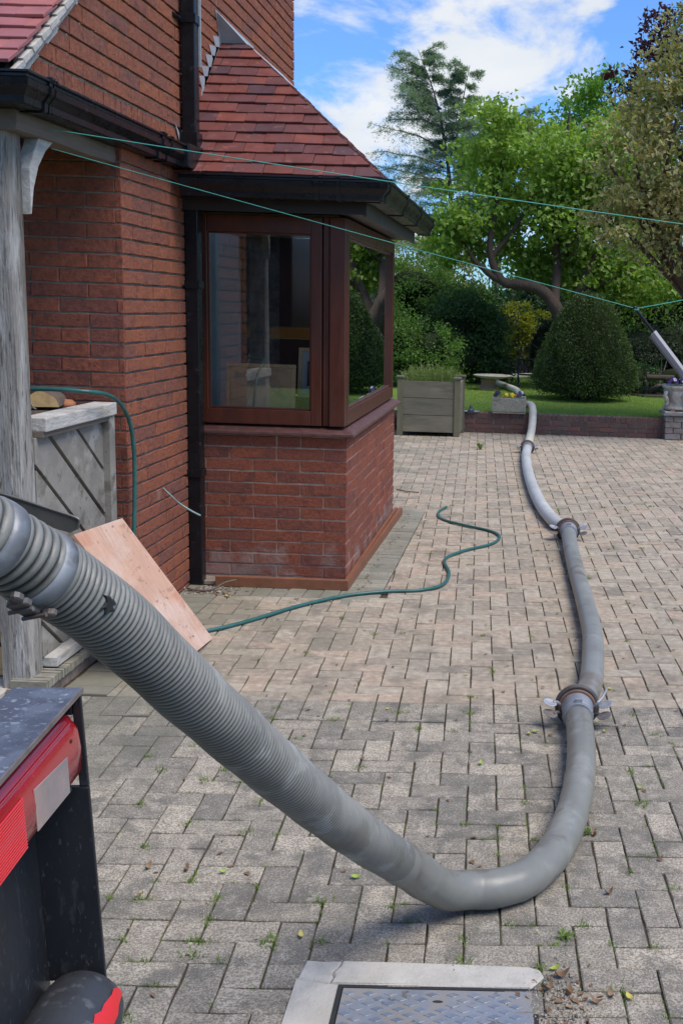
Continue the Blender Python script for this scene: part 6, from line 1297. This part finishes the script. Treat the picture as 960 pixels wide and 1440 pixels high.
def plant(name, label, cat, base, blobs, mat, n, size, stems=True, smat=None, trunk_r=.05, group=None, core=0.0, **k):
    root = empty(name, base, label, cat, group)
    crown('crown' if cat == 'tree' else 'foliage', mat, root, blobs, n, size, **k)
    b = Vector(base)
    if stems: limbs('trunk' if cat == 'tree' else 'stem', smat or m_tk, root, auto_limbs(b, [tuple(Vector(c) * 1.0) for c, r in blobs], trunk_r, .15, int(size * 1000) + len(blobs)))
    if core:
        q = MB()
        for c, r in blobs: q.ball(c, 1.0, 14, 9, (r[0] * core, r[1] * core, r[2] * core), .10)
        o = q.build('shade_core', m_core, root, kind='stuff')  # solid dark balls paint the shade between the leaves
    return root
# the bright green tree with the crooked limb
bt = empty('bright_green_tree', (.80, 20.3, .27), 'big fresh green tree with a crooked brown limb, behind the clipped yew', 'tree')
limbs('trunk', m_bk, bt, [
    ([(.86, 20.45, .2), (.78, 20.3, .8), (.613, 20.05, 1.30), (.38, 20, 1.80), (.10, 20, 2.06), (-.28, 20, 2.13), (-.52, 20, 2.16), (-.70, 20, 2.42), (-.78, 20, 2.80), (-.70, 20.1, 3.4), (-.6, 20.2, 4.3)], .17, .035),
    ([(-.45, 20, 2.14), (-.72, 20, 2.26), (-.90, 20.0, 2.40), (-1.08, 20.05, 2.56), (-1.3, 20.2, 2.9), (-1.5, 20.3, 3.3)], .085, .02),
    ([(.38, 20, 1.80), (.42, 20.3, 2.5), (.35, 20.5, 3.4), (.5, 20.6, 4.6), (.55, 20.6, 5.2)], .10, .02),
    ([(.55, 20.1, 1.4), (1.0, 20.3, 2.4), (1.35, 20.6, 3.4), (1.5, 20.8, 4.8)], .11, .02), ([(.85, 20.3, 2.0), (1.5, 20.2, 2.3), (2.1, 20.2, 2.6)], .05, .012),
    ([(-.74, 20, 2.6), (-.3, 20.1, 3.2), (0, 20.2, 4.0), (-.2, 20.3, 4.9)], .05, .012), ([(.40, 20.3, 2.6), (.9, 19.9, 3.2), (1.2, 19.7, 3.7)], .035, .01), ([(.42, 20.3, 2.4), (.75, 19.7, 2.8), (.70, 19.6, 3.2)], .018, .006)], 10)
crown('crown', l_bright, bt, [((-1.05, 20.5, 3.35), (.80, .85, .75)), ((-.80, 20.5, 4.55), (.62, .8, .80)), ((.0, 20.5, 4.35), (.95, .95, .75)), ((.75, 20.8, 4.1), (.95, .95, .90)), ((1.45, 20.9, 4.35), (.85, .95, .85)), ((.25, 20.7, 3.2), (1.0, .9, .70)),
      ((1.25, 20.8, 3.1), (.95, .9, .80)), ((-1.45, 20.4, 2.85), (.55, .6, .42)), ((2.1, 20.3, 2.35), (.75, .7, .50)), ((.35, 21.0, 2.5), (.9, .5, .4)), ((1.15, 20.5, 2.1), (.5, .6, .4))], 27000, .108, .15, 50, .5, .55, .72, 5)
plant('garden_tree', 'light green tree top rising behind the bronze tree against the sky', 'tree', (1.4, 28, .2), [((1.2, 28, 6.0), (1.0, 1.0, 1.0)), ((1.9, 28, 6.6), (.85, .9, .80)), ((.6, 28, 5.3), (.9, .9, .9)), ((2.3, 28, 5.4), (1.1, 1, 1.1)), ((1.3, 28, 4.2), (1.6, 1, 1.2))], l_bright2, 9000, .16, trunk_r=.14, seed=9)
plant('bronze_tree', 'large tree with bronze and cream green leaves leaning in at the right edge', 'tree', (3.1, 15.4, .27), [((2.05, 14.9, 4.05), (1.0, 1.0, 1.05)), ((1.25, 14.7, 3.55), (.58, .7, .62)), ((1.35, 14.7, 2.85), (.60, .7, .52)), ((2.1, 14.8, 2.85), (.75, .8, .62)), ((2.9, 15.2, 3.5), (.95, 1.0, 1.15)), ((2.25, 15, 5.15), (.72, .8, .80)), ((3.0, 15.2, 5.1), (.9, 1.0, .95)), ((1.60, 14.9, 4.35), (.55, .7, .55))],
      l_varieg, 23000, .080, trunk_r=.13, seed=4, clump=.15, shell=.45, asp=.62, nclump=60, smat=m_bk)
plant('purple_tree', 'dark purple leaved tree showing above the bronze tree', 'tree', (2.7, 24, .2), [((1.85, 24, 6.35), (.38, .4, .28)), ((2.55, 24, 7.35), (.55, .6, .50)), ((3.1, 24, 6.6), (1.1, .9, 1.0)), ((3.0, 24, 5.2), (1.2, .9, 1.0))], l_purple, 4200, .13, trunk_r=.12, seed=14)
# blue cedar
def cedar():
    root = empty('blue_cedar', (-3.0, 38, .2), 'blue grey cedar with ragged level branches and leaning tops against the clouds', 'tree'); rng = np.random.default_rng(21); rnd = random.Random(21)
    stems = [([(-2.9, 38, .2), (-2.8, 38, 3.5), (-2.85, 38, 5.5), (-3.1, 38, 7.2), (-3.45, 38, 8.6), (-4.0, 38, 9.95)], .14, .008), ([(-2.95, 38, 6.3), (-2.65, 38, 7.4), (-2.50, 38, 8.4), (-2.30, 38, 9.5)], .05, .008), ([(-1.4, 38.4, .2), (-1.1, 38.3, 4.5), (-.95, 38.2, 6.6), (-.75, 38.2, 7.8), (-.30, 38.2, 8.25)], .15, .015)]
    paths = list(stems); P, D, Nn = [], [], []
    def branch(a, d, L, drop, r=.035):
        pts = [a]; p = Vector(a); d = Vector(d).normalized()
        for i in range(5): d2 = Vector((d.x + rnd.uniform(-.2, .2), d.y + rnd.uniform(-.3, .3), d.z - drop * (i / 5) * rnd.uniform(.4, 1.8) + .12)); p = p + d2.normalized() * L / 5 + Vector((0, 0, rnd.uniform(-.06, .06))); pts.append(p.copy())
        paths.append((pts, r, .006)); S_ = spline(pts, 5); m_ = len(S_)
        for i, c in enumerate(S_):
            t = i / (m_ - 1)
            if t < .12: continue
            for sgn in (-1, 1):
                if rnd.random() < .30: continue
                tw = (.14 + .46 * (1 - abs(t - .45)) * L / 2) * rnd.uniform(.5, 1.2); sd_ = Vector((-d.y * sgn, d.x * sgn, 0)) * .8 + d * .7 + Vector((0, 0, rnd.uniform(-.75, .15))); sd_.normalize()
                for k in range(int(6 + tw * 20)):
                    q_ = c + sd_ * tw * (k / (6 + tw * 20)) + Vector((rnd.gauss(0, .03), rnd.gauss(0, .03), rnd.gauss(0, .02) - .012 * k * rnd.random() * 2))
                    for _ in range(3): P.append(tuple(q_)); v = Vector((rnd.gauss(0, .6), rnd.gauss(0, .6), rnd.uniform(-.2, .9))) + sd_ * .6; D.append(tuple(v)); Nn.append((rnd.gauss(0, .5), rnd.gauss(0, .5), 1))
    for (pts, r0, r1), zlo, L0, k_ in ((stems[0], 3.3, 2.7, 84), (stems[1], 6.6, 1.4, 28), (stems[2], 4.6, 1.8, 40)):
        S_ = spline(pts, 12); zs = [p.z for p in S_]; zt = zs[-1]
        for i in range(k_):
            z = zlo + (zt - .1 - zlo) * (i + rnd.random() * .6) / k_; c = min(S_, key=lambda p: abs(p.z - z)); side = -1 if rnd.random() < .58 else 1; f = (zt - z) / (zt - zlo); L = L0 * (.26 + .74 * f ** .7) * rnd.uniform(.35, 1.3)
            if side > 0: L *= .72
            branch(c, (side * rnd.uniform(.5, 1), rnd.uniform(-.8, .8), .30 if f < .5 else .12), L, .55, .03 * max(.3, f))
    for e, L in (((-3.0, 38, 6.7), 2.55), ((-3.0, 37.6, 6.2), 2.6), ((-3.1, 37.8, 7.5), 1.9), ((-3.2, 38, 8.1), 1.35), ((-2.9, 37.5, 5.6), 2.6)): branch(Vector(e), (-1, rnd.uniform(-.3, .1), .28), L, .4, .04)
    for e, L in (((-2.7, 37.6, 6.5), .9),): branch(Vector(e), (1, -.2, .15), L, .3, .04)
    P, D, Nn = np.array(P), np.array(D), np.array(Nn); S = rng.uniform(.07, .15, len(P)); link('crown', leaves_mesh('crown', P, D, Nn, S, l_cedar, .15, .02), root); limbs('trunk', m_tk, root, paths, 6)
cedar()
# shrubs at the back of the lawn, left to right
plant('pale_shrub', 'tall cream and green variegated shrub at the back, below the cedar', 'shrub', (-2.3, 25, .25), [((-2.9, 25, 2.9), (.9, .7, .60)), ((-1.9, 25, 2.75), (.75, .7, .55)), ((-3.6, 25, 2.2), (.9, .7, 1.0)), ((-1.4, 25, 2.3), (.6, .5, .5)), ((-2.4, 25, 1.7), (1.2, .6, .9))], l_pale, 8000, .085, seed=31)
plant('leafy_shrub', 'mid green layered shrub in the middle of the left border', 'shrub', (-2.1, 22.6, .25), [((-2.4, 22.4, 2.05), (.85, .7, .55)), ((-1.6, 22.6, 1.85), (.75, .7, .50)), ((-2.8, 22.2, 1.4), (.8, .7, .7)), ((-1.9, 22.3, 1.3), (.9, .6, .6))], l_mid, 15000, .070, seed=32, core=.58)
plant('bright_shrub', 'fresh green shrub with drooping tips behind the wooden planter', 'shrub', (-2.0, 19.9, .27), [((-2.35, 19.9, 1.05), (.62, .5, .50)), ((-1.75, 19.8, .95), (.50, .45, .48)), ((-2.0, 19.9, .60), (.85, .5, .35)), ((-2.9, 20, 1.2), (.6, .5, .7))], l_mid, 14000, .056, seed=33, core=.58)
plant('dark_shrub', 'dark glossy shrub reaching the ground left of the bird bath', 'shrub', (-1.2, 21.6, .27), [((-1.30, 21.5, 1.45), (.62, .55, .55)), ((-.90, 21.6, 1.05), (.52, .5, .60)), ((-1.35, 21.3, .75), (.65, .5, .50)), ((-.75, 21.6, .65), (.42, .4, .42))], l_dark, 15000, .068, seed=34, core=.62)
plant('golden_conifer', 'golden yellow conifer between the dark shrub and the yew', 'shrub', (-.05, 24.6, .25), [((-.28, 24.6, 1.55), (.34, .3, .30)), ((.15, 24.5, 1.35), (.36, .3, .30)), ((-.1, 24.6, .95), (.45, .3, .40)), ((.38, 24.6, 1.0), (.25, .3, .35))], l_yellow, 3200, .075, seed=35)
plant('shade_shrub', 'almost black shrub under the golden conifer', 'shrub', (-.1, 26, .25), [((-.4, 26, 1.1), (.9, .5, .85)), ((.7, 26, 1.3), (.9, .5, 1.0))], l_dark, 5000, .085, seed=36, core=.62)
plant('clipped_bush', 'small grey green clipped bush half behind the big yew', 'shrub', (.22, 21.8, .27), [((.24, 21.8, .85), (.28, .28, .55)), ((.34, 21.8, 1.1), (.22, .25, .38))], l_yewg, 6000, .030, seed=37, shell=.85, clump=.10, core=.9)
plant('grey_hedge', 'grey green hedge shrub right of the yew, above a dark gap', 'shrub', (2.1, 20.2, .27), [((1.95, 20.3, 1.05), (.48, .4, .42)), ((2.5, 20.3, 1.0), (.6, .4, .45)), ((3.2, 20.3, 1.1), (.8, .4, .55))], l_yewg, 9000, .045, seed=38, core=.75)
plant('mid_shrub', 'mid green shrub behind the clothes prop at the right edge', 'shrub', (2.7, 22, .27), [((2.4, 22, 1.75), (.8, .6, .65)), ((3.3, 22, 1.9), (.9, .6, .9)), ((1.7, 22.3, 1.5), (.6, .5, .6))], l_mid, 8000, .075, seed=39, core=.58)
plant('low_shrub', 'low dark shrub at the foot of the grey hedge beside the planter', 'shrub', (1.95, 19.7, .27), [((1.85, 19.8, .55), (.40, .3, .30)), ((2.6, 19.8, .55), (.6, .3, .32))], l_dark, 4500, .05, seed=40, core=.62)
q = MB(); q.tube([(2.02, 19.4, .60), (2.50, 19.45, .60)], .05, 10); q.build('cut_log', m_bk, None, label='short brown log lying in the dark gap right of the yew', cat='log')
# far trees that close the view
far = [(-9, 33, 5.5, 0), (-5.6, 34, 3.6, 1), (-4.2, 31, 2.2, 0), (.2, 33, 3.8, 0), (2.9, 33, 4.6, 1), (5.2, 31, 5.0, 0), (8, 30, 6.0, 1), (11.5, 26, 6.5, 0), (13.5, 20, 4.6, 1), (14.5, 13, 5.2, 0)]
FLB = ['rounded mid green tree far left behind the house', 'dark tree low behind the pale shrub', 'mid green tree top left of the cedar trunk', 'mid green far tree behind the crooked limb', 'dark green far tree behind the yew top', 'mid green far tree behind the bronze tree', 'dark far tree right of the bronze tree', 'big mid green tree beyond the right edge', 'dark tree right of the lawn beyond the pier', 'mid green tree at the right side of the drive']
for k, (x, y, h, d) in enumerate(far):
    r = h * .30; plant('background_tree', FLB[k], 'tree', (x, y, .2), [((x, y, h * .66), (r, r, h * .26)), ((x - r * .7, y, h * .45), (r * .8, r * .8, h * .24)), ((x + r * .7, y, h * .48), (r * .8, r * .8, h * .25)), ((x, y - r * .3, h * .26), (r * 1.2, r * .9, h * .2))], l_dark if d else l_mid, 4200, .17, trunk_r=.1, seed=60 + k, core=.6)
hb = [((x, 29.5 + .4 * math.sin(x), 1.3 + .25 * math.sin(x * 1.7)), (.85, .6, 1.25)) for x in np.arange(-9, 10.5, 1.15)]
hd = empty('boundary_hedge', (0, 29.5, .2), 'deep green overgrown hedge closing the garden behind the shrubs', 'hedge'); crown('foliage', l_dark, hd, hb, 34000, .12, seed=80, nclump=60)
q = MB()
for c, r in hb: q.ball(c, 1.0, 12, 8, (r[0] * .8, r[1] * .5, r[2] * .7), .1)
q.build('shade_core', m_core, hd, kind='stuff')
# the clipped yew dome
def yew():
    root = empty('clipped_yew', (.90, 18.15, .27), 'large clipped dark yew dome on the lawn', 'topiary'); rng = np.random.default_rng(41)
    prof = np.array([(0, 1.99), (.16, 1.95), (.32, 1.83), (.46, 1.64), (.58, 1.38), (.68, 1.12), (.75, .88), (.79, .66), (.77, .52), (.64, .43), (.3, .40)]); seg = np.hypot(*np.diff(prof, axis=0).T) * (prof[:-1, 0] + prof[1:, 0]); cdf = np.cumsum(seg) / seg.sum()
    n = 34000; u = rng.random(n); i = np.searchsorted(cdf, u); t = rng.random(n); R_ = prof[i, 0] * (1 - t) + prof[i + 1, 0] * t; Z = prof[i, 1] * (1 - t) + prof[i + 1, 1] * t; a = rng.random(n) * 2 * PI
    tn = prof[i + 1] - prof[i]; nr = np.stack([-tn[:, 1], tn[:, 0]], 1); nr /= np.linalg.norm(nr, axis=1, keepdims=True); O = np.stack([nr[:, 0] * np.cos(a), nr[:, 0] * np.sin(a), nr[:, 1]], 1)
    bump = 1 + .045 * np.sin(a * 4 + Z * 3) + .035 * np.sin(a * 9 + Z * 7) + .02 * np.sin(a * 17 - Z * 13); dep = rng.exponential(.03, n) * rng.choice([1, -.35], n, p=[.72, .28]); R_ = R_ * bump
    P = np.stack([.90 + R_ * np.cos(a), 18.15 + R_ * np.sin(a), Z], 1) - O * dep[:, None]; rag = (Z < .62) & (rng.random(n) < .3); P[rag] += O[rag] * rng.uniform(0, .09, rag.sum())[:, None]
    D = O * .7 + rng.normal(size=(n, 3)) * .55 + np.array([0, 0, .25]); Nn = rng.normal(size=(n, 3)) + O; S = rng.uniform(.022, .055, n); link('foliage', leaves_mesh('foliage', P, D, Nn, S, l_yew, .42, .1), root)
    q = MB(); q.lathe([(max(0, r * .93 - .02), z - .02 if z > .6 else z + .03) for r, z in prof[::-1]], (.90, 18.15, 0), 36); q.build('shade_core', m_core, root, kind='stuff')
    pts = []
    for k in range(9): a_ = k * .7; pts.append(([(.90 + .12 * math.cos(a_), 18.15 + .12 * math.sin(a_), .25), (.90 + .25 * math.cos(a_), 18.15 + .25 * math.sin(a_), .36), (.90 + .45 * math.cos(a_), 18.15 + .45 * math.sin(a_), .5)], .045, .015))
    limbs('trunk', m_bk, root, pts, 7)
yew()
# shrub in the wooden planter
def sprig_shrub():
    root = empty('planter_shrub', (-1.32, 14.9, .66), 'light olive shrub with fine upright sprigs growing in the wooden planter', 'shrub'); rng = np.random.default_rng(51); P = []; D = []; Nn = []
    for k in range(330):
        x, y = rng.uniform(-.33, .33), rng.uniform(-.22, .22); f = 1 - (x / .42) ** 2; L = (.10 + .19 * max(0, f)) * rng.uniform(.7, 1.15); d = np.array([x * 1.1 + rng.normal() * .15, y * 1.1 + rng.normal() * .15, 1.0]); d /= np.linalg.norm(d); b = np.array([-1.32 + x, 14.9 + y, .68])
        for j in range(16):
            t = j / 16; p = b + d * L * t + np.array([0, 0, -.02 * t * t]); a = rng.random() * 6.28; P.append(p); D.append(np.array([math.cos(a), math.sin(a), .9])); Nn.append(np.array([-math.cos(a) * .6, -math.sin(a) * .6, 1]))
    P, D, Nn = map(np.array, (P, D, Nn)); link('foliage', leaves_mesh('foliage', P, D, Nn, rng.uniform(.016, .032, len(P)), l_olive, .34, .05), root)
sprig_shrub()
